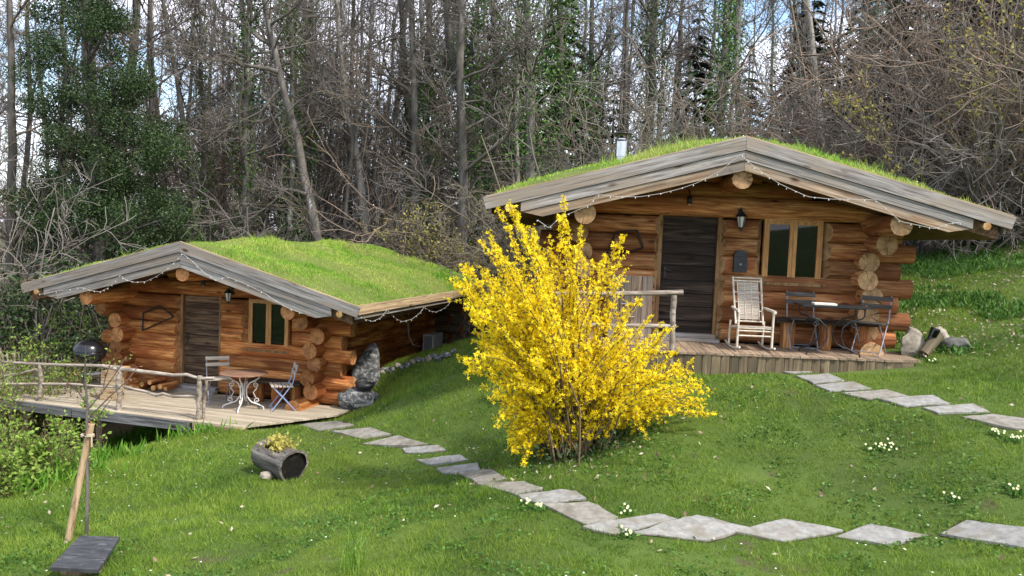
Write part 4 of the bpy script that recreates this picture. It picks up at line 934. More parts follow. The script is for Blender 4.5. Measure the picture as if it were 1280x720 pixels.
# variants of slender forest trees (full meshes shared between copies)
VAR = []
for i in range(7):
    h = rng.uniform(15, 19); rr = rng.uniform(.08, .145)
    tp = trunk_path(h, (rng.normal(0, .8), rng.normal(0, .8)), .10)
    tm, cm = tall_tree(h, rr, BARK[(1, 0, 1, 2, 1, 0, 1)[i]], TWIG[(0, 1, 0, 0, 1, 0, 1)[i]], first=.28, nb=15, path=tp, maxlv=2, low=5)
    VAR.append((tm, cm, tp, rr))
IVY = [ivy_mesh(VAR[i][2], .2, hh_, VAR[i][3], nn_, M['ivy'], thick=th_) for i, hh_, nn_, th_ in ((0, 10, 5200, .30), (2, 8, 4400, .26), (5, 12, 6000, .28))]
IVYV = {0: IVY[0], 2: IVY[1], 5: IVY[2]}
LBL = {0: 'slender bare brown tree in the wood behind the cabins', 1: 'slender bare grey tree in the wood behind the cabins'}
spots = []
def try_spot(x, y, dmin):
    if any((x-a)**2+(y-c)**2 < dmin*dmin for a, c in spots): return False
    for C in (CR, CL):
        q = loc(C, (x, y, 0))
        if abs(q[0]) < 4.0 and -3 < q[1] < 7.2: return False
    spots.append((x, y)); return True
def tree_label(px, i, iv, Y):
    z = 'at the left edge of the wood' if px < 200 else 'behind the grass roof of the lower cabin' if px < 480 else 'in the gap between the two cabins' if px < 660 else 'above the upper cabin roof' if px < 1000 else 'in the wood right of the upper cabin'
    t = ('slender brown', 'slim grey', 'slender brown', 'slim pale-barked', 'slender brown', 'slim grey', 'slender brown')[i]
    f = 'far ' if Y > 36 else ''
    lab = f'{f}{t} forest tree'+(' with ivy' if iv else '')+' '+z
    return lab, 'tree', lab+' group'
cnt = 0; tries = 0
while cnt < 135 and tries < 6000:
    tries += 1
    Y = rng.uniform(22.5, 52)**1.0; px = rng.uniform(-60, 1340); q = aty(px, 290, Y); x = q[0]
    if px < 250 and rng.uniform() < .35: continue
    if px > 950 and (Y < 27 or rng.uniform() < .3): continue
    if not try_spot(x, Y, 1.05): continue
    i = int(rng.integers(0, 7)); tm, cm, tp, rr = VAR[i]
    s = rng.uniform(.75, 1.25); ms = [('trunk', tm), ('crown', cm)]
    iv = i in IVYV and rng.uniform() < .85
    if iv: ms.append(('ivy', IVYV[i]))
    put_tree('forest_tree', ms, (x, Y, g1(x, Y)-.1), rng.uniform(0, 6.28), (s, rng.uniform(.9, 1.15)), *tree_label(px, i, iv, Y)); cnt += 1

thin = 0
while thin < 48:
    Y = rng.uniform(27, 50); px = rng.uniform(225, 660); x = aty(px, 290, Y)[0]
    i = int(rng.integers(0, 7)); tm, cm, tp, rr = VAR[i]; s = rng.uniform(.42, .6)
    put_tree('young_tree', [('trunk', tm), ('crown', cm)], (x, Y, g1(x, Y)-.1), rng.uniform(0, 6.28), (s, rng.uniform(.7, .95)), 'thin young bare tree among the taller trunks '+('behind the grass roof' if px < 480 else 'between the two cabins'), 'tree', 'young trees behind the grass roof' if px < 480 else 'young trees between the cabins'); thin += 1

def hero(name, pix, Y, r, bark, twig, label, nb=18, first=.3, ivy=None, low=4, rtop=.35, top=6, s2=None):
    P = [aty(x, y, Y) for x, y in pix]                      # bottom to top
    base = np.array([P[0][0], Y, g1(P[0][0], Y)]); d = unit(P[-1]-P[-2])
    path = [base]+P+[P[-1]+d*top*.5+np.array([.2, 0, .3]), P[-1]+d*top]
    path = np.array(path)-base; t = np.r_[0, np.cumsum(np.linalg.norm(np.diff(path, axis=0), axis=1))]; tt = np.linspace(0, t[-1], 16)
    path = np.stack([np.interp(tt, t, path[:, i]) for i in range(3)], 1); path[1:-1, :2] += rng.normal(0, .025, (14, 2))
    h = path[-1, 2]; tm, cm = tall_tree(h, r, bark, twig, first, nb, path=path, maxlv=3 if nb > 14 else 2, low=low)
    ms = [('trunk', tm), ('crown', cm)]
    if ivy: ms.append(('ivy', ivy_mesh(path, ivy[0], ivy[1], r*.8, ivy[2], M['ivy'], size=ivy[3] if len(ivy) > 3 else .08, thick=ivy[4] if len(ivy) > 4 else .25)))
    spots.append((base[0], Y)); return put_tree(name, ms, base, 0, 1, label)
hero1 = hero('bare_tree', [(400, 296), (384, 240), (366, 154), (346, 83), (330, 0)], 23.5, .165, BARK[0], TWIG[0], 'leaning grey patchy-barked tree rising behind the lower cabin ridge', 14, .35, low=6)
hero('bare_tree', [(461, 300), (447, 200), (432, 117), (420, 0)], 25, .15, BARK[2], TWIG[0], 'pale birch-like trunk leaning left behind the grass roof', 14, .4)
hero('bare_tree', [(600, 300), (592, 167), (566, 83), (557, 0)], 24, .2, BARK[1], TWIG[0], 'dark crooked tree between the two cabins with ivy tufts', 14, .35, (1.5, 8, 2600, .085, .35))
hero('bare_tree', [(664, 260), (662, 150), (660, 60), (658, -20)], 22.5, .18, BARK[0], TWIG[0], 'straight grey trunk left of the upper cabin flue', 12, .4, (4, 10.5, 5500, .09, .6))
hero('bare_tree', [(897, 210), (903, 100), (910, 0)], 23, .16, BARK[1], TWIG[0], 'upright tree thickly clad in bright ivy behind the upper ridge', 10, .45, (.3, 10.5, 8000, .085, .38))
hero('bare_tree', [(310, 300), (318, 200), (312, 90), (300, 0)], 27, .16, BARK[0], TWIG[1], 'thin speckled tree left of the leaning grey tree', 14, .3, low=6)
hero('bare_tree', [(375, 300), (382, 150), (385, 60), (380, 0)], 28, .2, BARK[1], TWIG[0], 'ivy-wrapped trunk just right of the leaning grey tree', 10, .4, (.3, 12, 6000, .09, .40))
hero('bare_tree', [(520, 300), (515, 180), (505, 60), (500, -10)], 29, .2, BARK[1], TWIG[0], 'ivy-wrapped trunk behind the pale birch-like trunk', 10, .4, (.3, 10, 4500, .09, .35))
hero('bare_tree', [(620, 260), (622, 120), (616, 0)], 26, .17, BARK[1], TWIG[0], 'ivy-wrapped trunk left of the straight grey trunk', 10, .4, (3, 12, 4500, .09, .35))
hero('bare_tree', [(700, 240), (703, 100), (698, -20)], 25, .17, BARK[1], TWIG[0], 'dark ivy-laden trunk above the flue side of the upper roof', 10, .4, (1, 11, 11000, .1, .75))
hero('bare_tree', [(806, 210), (815, 90), (818, -10)], 25, .18, BARK[1], TWIG[0], 'ivy-wrapped trunk just right of the flue pipe', 10, .4, (.5, 11, 7500, .09, .45))
hero('bare_tree', [(1034, 240), (1022, 130), (1008, 0)], 25, .17, BARK[2], TWIG[0], 'pale trunk standing right of the upper cabin ridge', 12, .35)
hero('bare_tree', [(1188, 245), (1177, 205), (1165, 175), (1150, 150)], 20.5, .13, BARK[2], TWIG[1], 'crooked pale little tree at the wood edge right of the upper roof', 14, .25, top=3)
hero('bare_tree', [(248, 330), (240, 230), (225, 120), (205, 20)], 24, .12, BARK[1], TWIG[0], 'thin ivy-dotted tree at the right side of the big evergreen', 12, .3, (2, 7.5, 2600, .08, .22))
hero('bare_tree', [(12, 330), (15, 200), (14, 60), (10, -20)], 22, .15, BARK[1], TWIG[2], 'bare pale trunk at the left edge of the wood', 14, .25)
def limb(pix, Y, r, twig, label):
    P = np.array([aty(x, y, Y) for x, y in pix]); base = P[0].copy(); P = P-base; t = np.linspace(0, len(P)-1, 9)
    Q = np.stack([np.interp(t, np.arange(len(P)), P[:, i]) for i in range(3)], 1); Q[1:] += rng.normal(0, .03, (8, 3)); return base, Q
def add_limbs(tree, limbs, twig, spec):
    b = MB()
    for pix, Y, r in limbs:
        base, Q = limb(pix, Y, r, twig, ''); off = base-np.array(tree.location); b.tube(Q+off, np.linspace(r, r*.25, 9), 6, False)
        for k in range(16):
            i = int(rng.integers(2, 9)); grow(b, Q[i]+off, unit(Q[min(i, 8)]-Q[i-1])+rng.normal(0, .6, 3)+np.array([0, 0, -.1]), rng.uniform(.6, 1.6), r*.3, 1, 3, spec)
    b.build('limb', twig, tree, True)
add_limbs(hero1, [([(348, 90), (320, 84), (290, 78), (262, 72), (235, 52)], 23.4, .07), ([(340, 55), (310, 35), (280, 20), (255, -5)], 23.6, .06), ([(384, 243), (360, 236), (330, 262), (290, 275), (240, 278)], 23.2, .05), ([(352, 110), (330, 135), (300, 150), (270, 168)], 23.2, .045), ([(360, 140), (385, 118), (410, 112), (440, 130)], 23.2, .04)], TWIG[0], TALL)
# big ivy-smothered evergreen on the left
def evergreen():
    Y = 22.; bx = aty(125, 330, Y); base = np.array([bx[0], Y, g1(bx[0], Y)]); cl = []
    for px, py, rp, n in ((90, 20, 42, 5), (120, 60, 55, 6), (75, 90, 42, 5), (150, 105, 45, 5), (110, 130, 55, 6), (75, 165, 40, 4), (165, 165, 48, 6), (125, 195, 52, 6), (190, 205, 38, 4), (95, 235, 45, 5), (150, 245, 52, 6), (200, 255, 36, 4), (60, 275, 36, 4), (120, 285, 55, 6), (180, 300, 45, 5), (100, -40, 45, 5), (125, -90, 40, 4), (215, 180, 24, 2), (50, 240, 28, 3), (40, 300, 35, 4), (215, 290, 30, 4), (70, 40, 30, 3), (140, 20, 30, 3)):
        for k in range(int(n*1.35)):
            c = aty(px+rng.normal(0, rp*.5), py+rng.normal(0, rp*.42), Y+rng.normal(0, .9)); cl.append((c, rng.uniform(.35, .62)))
    P = []; val = []
    for c, s in cl:
        n = int(780*s/.5); d = rng.normal(0, 1, (n, 3)); d /= np.linalg.norm(d, axis=1)[:, None]; r_ = s*rng.uniform(.25, 1.1, n)**.6
        P.append(c+d*r_[:, None]*np.array([1.1, 1.1, .75])); val.append(np.clip(rng.normal(.45, .22, n), 0, 1))
    P = np.concatenate(P)-base; val = np.concatenate(val)
    cm = leaf_mesh('crown', P, .066, M['ever'], up=-.1, val=val)
    tp = np.array([[0, 0, 0], [.15, 0, 3], [-.1, 0, 6], [-.4, 0, 9], [-.5, 0, 12.5]]); b = MB(); t2 = tp.copy(); t2[0, 2] -= .4; b.tube(t2, [.34, .26, .2, .14, .05], 9, False)
    for c, s in cl[::3]:
        q = c-base; z = max(.5, q[2]-1.0); o_ = np.array([np.interp(z, tp[:, 2], tp[:, 0]), 0, z]); mid = (o_+q)/2+rng.normal(0, .12, 3); b.tube([o_, mid, q], [.05, .03, .012], 5, False)
    tm = b.build('trunk', BARK[1], smooth=True, mesh_only=True)
    put_tree('evergreen_tree', [('trunk', tm), ('crown', cm)], base, 0, 1, 'tall dark evergreen smothered in glossy leaves at the left of the wood')
evergreen()
# spruces
def spruce(h, nw):
    b = MB(); b.tube([(0, 0, -.4), (0, 0, h*.5), (0, 0, h)], [.16, .09, .015], 7, False); tm = b.build('trunk', BARK[1], smooth=True, mesh_only=True)
    Vs, Ts, vs_, n0 = [], [], [], 0
    for z in np.linspace(.7, h*.99, nw):
        L = (h-z)*.27+.15
        for a in rng.uniform(0, 6.283, 9):
            k = 7; t = np.linspace(.1, 1, k); c = np.c_[np.cos(a)*L*t, np.sin(a)*L*t, z+.15*L*t-.5*L*t*t]
            for j in range(k-1):
                for sg in (-1, 1):
                    sd_ = np.array([-math.sin(a), math.cos(a), -.15])*sg; w_ = L*.30*(1.1-t[j])+.06
                    m_ = (c[j]+c[j+1])/2
                    V = np.array([c[j], c[j+1], m_+sd_*w_*rng.uniform(.6, 1.2)+np.array([math.cos(a), math.sin(a), -.1])*w_*.5, c[j]+sd_*w_*.35])
                    Vs.append(V); Ts += [[n0, n0+1, n0+2], [n0, n0+2, n0+3]]; vs_.append(np.full(4, rng.uniform(0, 1))); n0 += 4
    return tm, mesh_np('crown', np.concatenate(Vs), None, np.array(Ts), np.concatenate(vs_), (M['needle'],), None, False)
SP = [spruce(9, 22), spruce(12, 28)]
for px, Y, s_ in ((1232, 19.6, .40), (1275, 19.2, .42), (1205, 21, .45)):
    q = aty(px, 290, Y); put_tree('spruce_tree', [('trunk', SP[0][0]), ('crown', SP[0][1])], (q[0], Y, g1(q[0], Y)-.1), rng.uniform(0, 6), s_, 'small dark spruce at the wood edge by the right roof end', 'tree', 'small spruces at the wood edge')
k = 0
for px, Y in ((1160, 25.5), (1105, 26.5), (1050, 27.5), (1000, 28.5), (1225, 26), (1275, 25.5), (1320, 24), (1215, 24), (1260, 23.5), (1300, 25), (1240, 27), (1180, 28), (1130, 29), (1285, 29), (1060, 31), (1330, 27), (985, 32), (690, 30), (735, 33), (650, 34), (545, 33), (600, 36), (760, 29), (860, 31), (925, 34), (1100, 34), (1200, 35), (1270, 36)):
    q = aty(px, 290, Y); put_tree('spruce_tree', [('trunk', SP[k % 2][0]), ('crown', SP[k % 2][1])], (q[0], Y, g1(q[0], Y)-.1), rng.uniform(0, 6), rng.uniform(.7, 1.05), 'dark spruce among the bare trees '+('right of the upper cabin' if px > 1040 else 'above the upper roof' if px > 660 else 'between the two cabins'), 'tree', 'dark spruces in the wood'); k += 1

# twiggy thickets
def thicket(h, spread, nst, r, twig, spec, maxlv=2, buds=None, bsize=.05, bm_=None):
    b = MB(); ends = []
    for i in range(nst):
        a = rng.uniform(0, 6.283); el = rng.uniform(.5, 2.4); d = np.array([math.cos(a), math.sin(a), el*(1/spread)])
        p = np.array([math.cos(a)*.25*rng.uniform(0, 1), math.sin(a)*.25*rng.uniform(0, 1), -.1]); grow(b, p, d, h*rng.uniform(.6, 1.05), r*rng.uniform(.6, 1.2), 0, maxlv, spec, ends)
    out = [('branches', b.build('branches', twig, smooth=True, mesh_only=True))]
    if buds:
        E_ = np.concatenate(ends); P = E_[rng.integers(0, len(E_), buds)]+rng.normal(0, .03, (buds, 3)); out.append(('leaves', leaf_mesh('leaves', P, bsize, bm_)))
    return out
BUSH = dict(seg=[7, 5, 4, 3], wob=[.16, .2, .24, .25], up=[-.25, .1, .1, .05], tip=.3, rmin=.0075, sides=[5, 4, 3, 3], n=[7, 6, 4, 0], ang=(25, 75), len=(.35, .62)); BUSH['from'] = [.15, .1, .1, 0]
SPARSE = dict(BUSH, n=[6, 4, 3, 0], rmin=.009, len=(.4, .75))
TH = [thicket(8, 1.0, 13, .05, TWIG[1], BUSH, 3, 900, .05, M['rust']), thicket(7, 1.2, 13, .045, TWIG[0], BUSH, 3), thicket(6, 1.1, 9, .04, TWIG[2], BUSH, 3), thicket(7, .9, 10, .04, TWIG[3], SPARSE, 3), thicket(8, .9, 10, .06, TWIG[4], SPARSE, 3, 1600, .055, M['rust'])]
k = 0
for px, Y, v_, s in ((1010, 22.5, 3, 1.0), (1065, 20.5, 1, .7), (1120, 21.5, 4, 1.0), (1185, 20, 4, .95), (1250, 21, 0, .95), (1300, 19.5, 4, .95), (1090, 24.5, 4, 1.25), (1215, 24, 0, 1.2), (1150, 19.4, 1, .5), (1265, 18.8, 2, .6), (1160, 22.5, 3, 1.1), (1240, 19, 3, .9),
                     (690, 20.5, 2, .95), (745, 21.5, 3, 1.0), (800, 20.8, 2, .85), (860, 22, 3, .95), (650, 23, 1, .8), (925, 22, 4, .8), (560, 31, 3, 1.2), (480, 33, 3, 1.3), (400, 32, 4, 1.3), (330, 31, 3, 1.2), (260, 33, 4, 1.3), (640, 30, 4, 1.1), (440, 38, 3, 1.6), (350, 39, 4, 1.6), (540, 38, 4, 1.5), (600, 22, 1, .55), (530, 24, 3, .7), (350, 24.5, 3, .7), (280, 23.5, 3, .8)):
    q = aty(px, 290, Y); lb = ('reddish twiggy thicket of bare arching branches at the wood edge', 'grey-brown twiggy thicket of bare branches at the wood edge', 'straw-coloured twiggy thicket of bare branches behind the upper roof', 'tall sparse grey-twigged thicket at the wood edge', 'tall sparse rusty-leaved thicket at the wood edge')[v_]
    pw = 'behind the lower cabin' if px < 480 else 'in the gap between the cabins' if px < 660 else 'behind the upper roof' if px < 1000 else 'right of the upper cabin'
    lb = lb.replace('at the wood edge', pw).replace('behind the upper roof', pw)+(' set far back' if Y > 29 else '')
    put_tree('bare_thicket', TH[v_], (q[0], Y, g1(q[0], Y)-.1), rng.uniform(0, 6.28), s, lb, 'shrub', ('reddish thickets', 'grey-brown thickets', 'straw thickets', 'sparse grey thickets', 'sparse rusty thickets')[v_]); k += 1
for px, Y, v_, s in ((-5, 19.5, 2, .8), (-60, 18.5, 2, 1.0), (200, 23.5, 1, .8), (40, 20.5, 3, 1.0)):
    q = aty(px, 290, Y); put_tree('bare_thicket', TH[v_], (q[0], Y, g1(q[0], Y)-.1), rng.uniform(0, 6.28), s, *({1: ('dull grey-brown tangle of bare branches left of the lower cabin', 'shrub'), 3: ('tall sparse tangle of long arching twigs before the evergreen', 'shrub'), 2: ('pale straw tangle of bare arching branches left of the lower cabin', 'shrub', 'straw tangles at the left')}[v_]))
# dark evergreen bushes under the trees
def bush_mesh(h, wd, nc):
    P = []; val = []
    for k in range(nc):
        a = rng.uniform(0, 6.283); r_ = wd*math.sqrt(rng.uniform(0, 1)); z = h*rng.uniform(.1, 1)*(1-.35*(r_/wd)**2); c = np.array([math.cos(a)*r_, math.sin(a)*r_, z]); n = 130; sz = rng.uniform(.22, .42)
        d = rng.normal(0, 1, (n, 3)); d /= np.linalg.norm(d, axis=1)[:, None]; P.append(c+d*(sz*rng.uniform(.2, 1.1, n)**.6)[:, None]); val.append(np.clip(rng.normal(.42, .22, n), 0, 1))
    cm = leaf_mesh('leaves', np.concatenate(P), .085, M['ever'], up=-.1, val=np.concatenate(val))
    b = MB()
    for k in range(9): a = rng.uniform(0, 6.283); b.tube([(0, 0, -.2), (math.cos(a)*wd*.4, math.sin(a)*wd*.4, h*.5), (math.cos(a)*wd*.7, math.sin(a)*wd*.7, h*.85)], [.03, .02, .008], 5, False)
    return [('branches', b.build('branches', BARK[1], smooth=True, mesh_only=True)), ('leaves', cm)]
EB = [bush_mesh(3.2, 1.3, 34), bush_mesh(2.4, 1.5, 34)]
for k, (px, Y, s_) in enumerate(((15, 18.6, 1.35), (62, 19.2, 1.45), (112, 20, 1.4), (160, 21, 1.3), (-30, 18.5, 1.3), (-20, 20, 1.0), (25, 21, 1.1), (75, 21.5, 1.15), (130, 21.8, 1.0), (190, 22.5, .95), (235, 23.5, .9), (55, 17.8, .7), (5, 17, .75), (95, 18.2, .65), (500, 26, .9), (560, 26.5, 1.0), (630, 25, 1.0), (700, 24.5, 1.2), (760, 26, 1.2), (830, 26, 1.1), (940, 27, 1.1), (290, 27, .8), (1040, 26, 1.2), (1110, 27.5, 1.3))):
    q = aty(px, 290, Y); put_tree('evergreen_bush', EB[k % 2], (q[0], Y, g1(q[0], Y)-.1), rng.uniform(0, 6.28), s_, 'dark glossy evergreen bush '+('left of the lower cabin' if px < 240 else 'in the shade of the wood behind the roofs'), 'shrub', 'evergreen bushes at the left' if px < 240 else 'evergreen bushes in the wood')

HAZ = dict(seg=[6, 5, 3], wob=[.08, .14, .2], up=[.1, .2, .2], tip=.3, rmin=.006, sides=[5, 3, 3], n=[9, 5, 0], ang=(15, 45), len=(.3, .5)); HAZ['from'] = [.2, .15, 0]
hz = thicket(2.9, .55, 40, .018, TWIG[2], HAZ, 2, 6500, .05, M['bud'])
q = aty(580, 330, 22.8); put_tree('budding_shrub', hz, (q[0], 22.8, g1(q[0], 22.8)-.1), 0, 1.4, 'yellow-budded twiggy shrub between the grass roof and the upper cabin', 'shrub')
q = aty(1150, 100, 19); hz2 = thicket(7.2, .7, 9, .03, TWIG[2], HAZ, 2, 3600, .085, M['bud']); put_tree('budding_tree', hz2, (aty(1215, 200, 18.4)[0], 18.4, g1(aty(1215, 200, 18.4)[0], 18.4)-.1), 0, 1.0, 'thin tree with yellow-green new leaves high at the right', 'tree')

# paling fence at the edge of the wood
pf = empty('paling_fence', (9.0, 19.9, g1(9.0, 19.9)), R(10)); tag(pf, 'weathered paling fence at the wood edge beyond the right roof end', 'fence')
for k in range(44):
    x = -3.2+k*.16; wx, wy = 9.0+x*math.cos(R(10)), 19.9+x*math.sin(R(10)); zz_ = g1(wx, wy)-g1(9.0, 19.9); hgt = rng.uniform(.75, .95)
    box_board('paling', (hgt, .06, .018), (x, rng.normal(0, .01), zz_+hgt/2-.05), (0, R(90)+rng.normal(0, .02), 0), pf, M['pole'])

# ------------------------------------------------------------------ forsythia
def forsythia():
    base = gp(716, 566); Y = base[1]; b = MB(); fl_ = []; tips = []
    sil = [(590, 400), (578, 350), (598, 330), (612, 290), (618, 262), (632, 255), (645, 268), (640, 300), (655, 285), (665, 300), (675, 330), (690, 310), (700, 270), (706, 245), (704, 300), (718, 310), (729, 285), (732, 320), (748, 330), (760, 320), (772, 300), (782, 292), (776, 345), (790, 380), (800, 372), (820, 395), (835, 408), (815, 420), (840, 440), (862, 462), (890, 487), (880, 545), (862, 530), (845, 500), (795, 565), (800, 530), (770, 520), (750, 545), (690, 568), (660, 560), (636, 555), (632, 520), (615, 500), (588, 455), (600, 430), (620, 400), (630, 340), (650, 350), (680, 370), (720, 370), (740, 400), (760, 390), (780, 420), (700, 420), (650, 430), (620, 460), (660, 480), (700, 470), (740, 470), (780, 470), (820, 480), (640, 500), (680, 510), (720, 520), (760, 500), (605, 345), (625, 310), (588, 365), (670, 400), (710, 440), (750, 440), (800, 450), (665, 450), (690, 540), (650, 535), (575, 355), (600, 300), (640, 545), (655, 525), (670, 548), (700, 555), (735, 552), (620, 482), (640, 470), (608, 442), (762, 535), (780, 505), (822, 500), (842, 470), (870, 500), (886, 520), (630, 505), (645, 560), (675, 530), (715, 500), (650, 380), (625, 370), (690, 395), (600, 385), (615, 350), (640, 330)]
    for k, (px, py) in enumerate(sil*3):
        if k >= len(sil) and ((px > 730 and py < 405) or py < 325 or (k >= 2*len(sil) and (py < 400 or px > 790))): continue
        dy = rng.normal(0, .55); tip = aty(px+(rng.normal(0, 14) if k >= len(sil) else rng.normal(0, 2)), py+(rng.normal(0, 16) if k >= len(sil) else 0), Y+dy)
        if py > 500: tip = aty(px, py, Y+min(.4, max(-.12, dy)))
        if tip[2] < g1(tip[0], tip[1])+.12: tip[2] = g1(tip[0], tip[1])+.12+abs(rng.normal(0, .1))
        p0 = base+np.array([rng.normal(0, .16), rng.normal(0, .14), -.05]); dh = tip-p0
        arch = .45 if dh[2] < 1.3 else .12
        c1 = p0+dh*.35+np.array([-dh[0]*.22, -dh[1]*.2, abs(dh[2])*.1+arch*.5]); c2 = p0+dh*.75+np.array([-dh[0]*.06, 0, arch*.55])
        t = np.linspace(0, 1, 11)[:, None]; P = (1-t)**3*p0+3*(1-t)**2*t*c1+3*(1-t)*t*t*c2+t**3*tip; P[1:-1] += rng.normal(0, .02, (9, 3))
        Ls = np.linalg.norm(np.diff(P, axis=0), axis=1).sum(); b.tube(P, np.linspace(.012, .004, 11), 5, False)
        def dress(P, Ls, f0, dens):
            n = int(Ls*dens); tt = rng.uniform(f0, 1.0, n)**.85; x = tt*(len(P)-1); i = np.minimum(x.astype(int), len(P)-2); q = P[i]+(P[i+1]-P[i])*(x-i)[:, None]
            fl_.append(q+rng.normal(0, .018, q.shape))
        dress(P, Ls, .12 if dh[2] < 1 else .3, 66)
        for _ in range(int(rng.integers(3, 6))):
            f = rng.uniform(.35, .95); i = int(f*10); d = unit(P[min(i+1, 10)]-P[i])+rng.normal(0, .55, 3)+np.array([0, 0, .25]); L2 = rng.uniform(.15, .42)
            S = np.array([P[i], P[i]+unit(d)*L2*.5, P[i]+unit(d)*L2+rng.normal(0, .04, 3)]); b.tube(S, [.005, .004, .003], 3, False); dress(S, L2, .1, 78)
    Fp = np.concatenate(fl_); gzz = gz(Fp[:, 0], Fp[:, 1]); Fp = Fp[Fp[:, 2] > gzz+.05]; n = len(Fp)
    # four narrow petals per flower
    ax = rng.normal(0, 1, (n, 3)); ax /= np.linalg.norm(ax, axis=1)[:, None]; r_ = rng.normal(0, 1, (n, 3)); e1 = np.cross(ax, r_); e1 /= np.linalg.norm(e1, axis=1)[:, None]; e2 = np.cross(ax, e1)
    sz = rng.uniform(.014, .025, n)[:, None]; V = []; T = []; val = np.clip(rng.beta(2.4, 2, n), 0, 1)
    for k in range(4):
        a = k*math.pi/2; d = e1*math.cos(a)+e2*math.sin(a); s = -e1*math.sin(a)+e2*math.cos(a)
        V += [Fp, Fp+d*sz*.6+s*sz*.33+ax*sz*.3, Fp+d*sz*1.25+ax*sz*.45, Fp+d*sz*.6-s*sz*.33+ax*sz*.3]
    V = np.stack(V, 1).reshape(-1, 3); i0 = np.arange(n)[:, None]*16+np.arange(4)[None]*4; i0 = i0.ravel()
    T = np.concatenate([np.stack([i0, i0+1, i0+2], 1), np.stack([i0, i0+2, i0+3], 1)])
    o = empty('forsythia_shrub', base); tag(o, 'big forsythia shrub covered in bright yellow blossom between the cabins', 'shrub')
    st_ = b.build('stems', M['stem'], None, True); st_.parent = o; st_.location = tuple(-base)
    me = mesh_np('blossom', V-base, None, T, np.repeat(val, 16), (M['forsythia'],), None, False); f = link('blossom', me, o); f['kind'] = 'stuff'
    # old dark leaves at the foot
    m = 700; P = np.c_[rng.normal(0, .28, m), rng.normal(0, .2, m), np.abs(rng.normal(.05, .09, m))]; P[:, 2] += gz(P[:, 0]+base[0], P[:, 1]+base[1])-base[2]
    f = link('foot_leaves', leaf_mesh('foot_leaves', P, .07, M['ever']), o); f['kind'] = 'stuff'
    print('forsythia flowers', n)
    return base
FB = forsythia()

# ------------------------------------------------------------------ leafy shrub and sapling at the left, slate table
SHR = dict(seg=[6, 4, 3], wob=[.12, .2, .25], up=[.1, .15, .1], tip=.3, rmin=.004, sides=[5, 4, 3], n=[7, 5, 0], ang=(20, 60), len=(.35, .6)); SHR['from'] = [.2, .15, 0]
k = 0
for px, py, h, lb, nb_, sz in ((104, 566, 2.8, 'tall light green leafy shrub in front of the terrace railing', 2000, .058), (35, 588, 2.1, 'bushy light green shrub left of the taller leafy shrub', 2000, .058), (-30, 590, 2.4, 'light green leafy shrub cut by the left picture edge', 1800, .065), (70, 598, 1.0, 'low light green shrub at the lawn border before the terrace', 1800, .06), (15, 614, .8, 'lowest light green shrub at the left lawn border', 1500, .06), (60, 575, 2.2, 'airy light green shrub between the two taller leafy shrubs', 1500, .055)):
    P = gp(px, py); th = thicket(h, .55, 9, .012, M['stem'], SHR, 2, nb_, sz, M['fresh'])
    put_tree('leafy_shrub', th, (P[0], P[1], P[2]-.05), 0, 1, lb, 'shrub')
P = gp(108, 673); sp_ = empty('sapling', P); tag(sp_, 'young bare sapling tied to a leaning wooden stake', 'sapling')
pts = [np.array(q_) for q_ in ((108, 673), (109, 600), (108, 540), (109, 505), (106, 470), (107, 432))]; W = np.array([aty(x, y, P[1]) for x, y in pts])-P
b = MB(); b.tube(W, [.018, .016, .014, .012, .008, .004], 7, False); b.build('trunk', BARK[1], sp_, True)
b = MB(); bp = []
for pix in ([(110, 512), (128, 490), (148, 462), (155, 450)], [(113, 520), (135, 498), (160, 475), (172, 458)], [(108, 505), (98, 490), (88, 482)], [(110, 500), (104, 478), (97, 470)], [(128, 490), (132, 470), (138, 455)], [(109, 528), (125, 517), (138, 500)]):
    Q = np.array([aty(x, y, P[1]+rng.normal(0, .06)) for x, y in pix])-P; b.tube(Q, np.linspace(.007, .003, len(Q)), 5, False); bp.append(Q)
b.build('branches', BARK[1], sp_, True)
E_ = np.concatenate(bp)[:, :]; E_ = np.repeat(E_, 3, 0)+rng.normal(0, .02, (len(E_)*3, 3)); f = link('buds', leaf_mesh('buds', E_, .035, M['rust']), sp_); f['kind'] = 'stuff'
Ps = gp(84, 676); sk = empty('wooden_stake', Ps); tag(sk, 'leaning wooden stake supporting the young sapling', 'stake')
top = aty(114, 530, P[1]+.02)-Ps; b = MB(); b.tube([(-.02, 0, -.15), top*.5, top], .032, 10); b.build('pole', M['stake'], sk, True); auto_smooth(sk.children[-1])
tie = aty(110, 544, P[1]-.0)-Ps; b = MB(); a = np.linspace(0, 12.6, 30); b.tube(np.c_[tie[0]-.005+.055*np.cos(a), tie[1]+.05*np.sin(a), tie[2]+.012*np.linspace(-1, 1, 30)], .008, 5); b.tube([tie+np.array([.05, -.03, 0]), tie+np.array([.055, -.035, -.1])], .008, 5); b.build('rope_tie', M['rope'], sk, True)
c4 = [(62, 709), (100, 669.5), (150, 671), (123, 712)]; Yb = gp(100, 716)[1]; zt = gp(100, 716)[2]+.16
W = np.array([atz(x, y, zt) for x, y in c4]); c = W.mean(0); stn = empty('slate_table', (c[0], c[1], g1(c[0], c[1]))); tag(stn, 'black slate slab laid on a wooden stump at the lawn corner', 'table')
zb = c[2]-stn.location.z; V = W-np.array(stn.location); V2 = V.copy(); V2[:, 2] -= .03
b = MB(); b.add(np.vstack([V, V2]), [[3, 2, 1, 0], [4, 5, 6, 7], [0, 1, 5, 4], [1, 2, 6, 5], [2, 3, 7, 6], [3, 0, 4, 7]]); b.build('slab', M['slate'], stn)
b = MB(); b.tube([(-.02, -.05, -.08), (-.02, -.05, zb-.034)], .16, 14, jit=.04); b.build('stump', M['stake'], stn, True); auto_smooth(stn.children[-1])

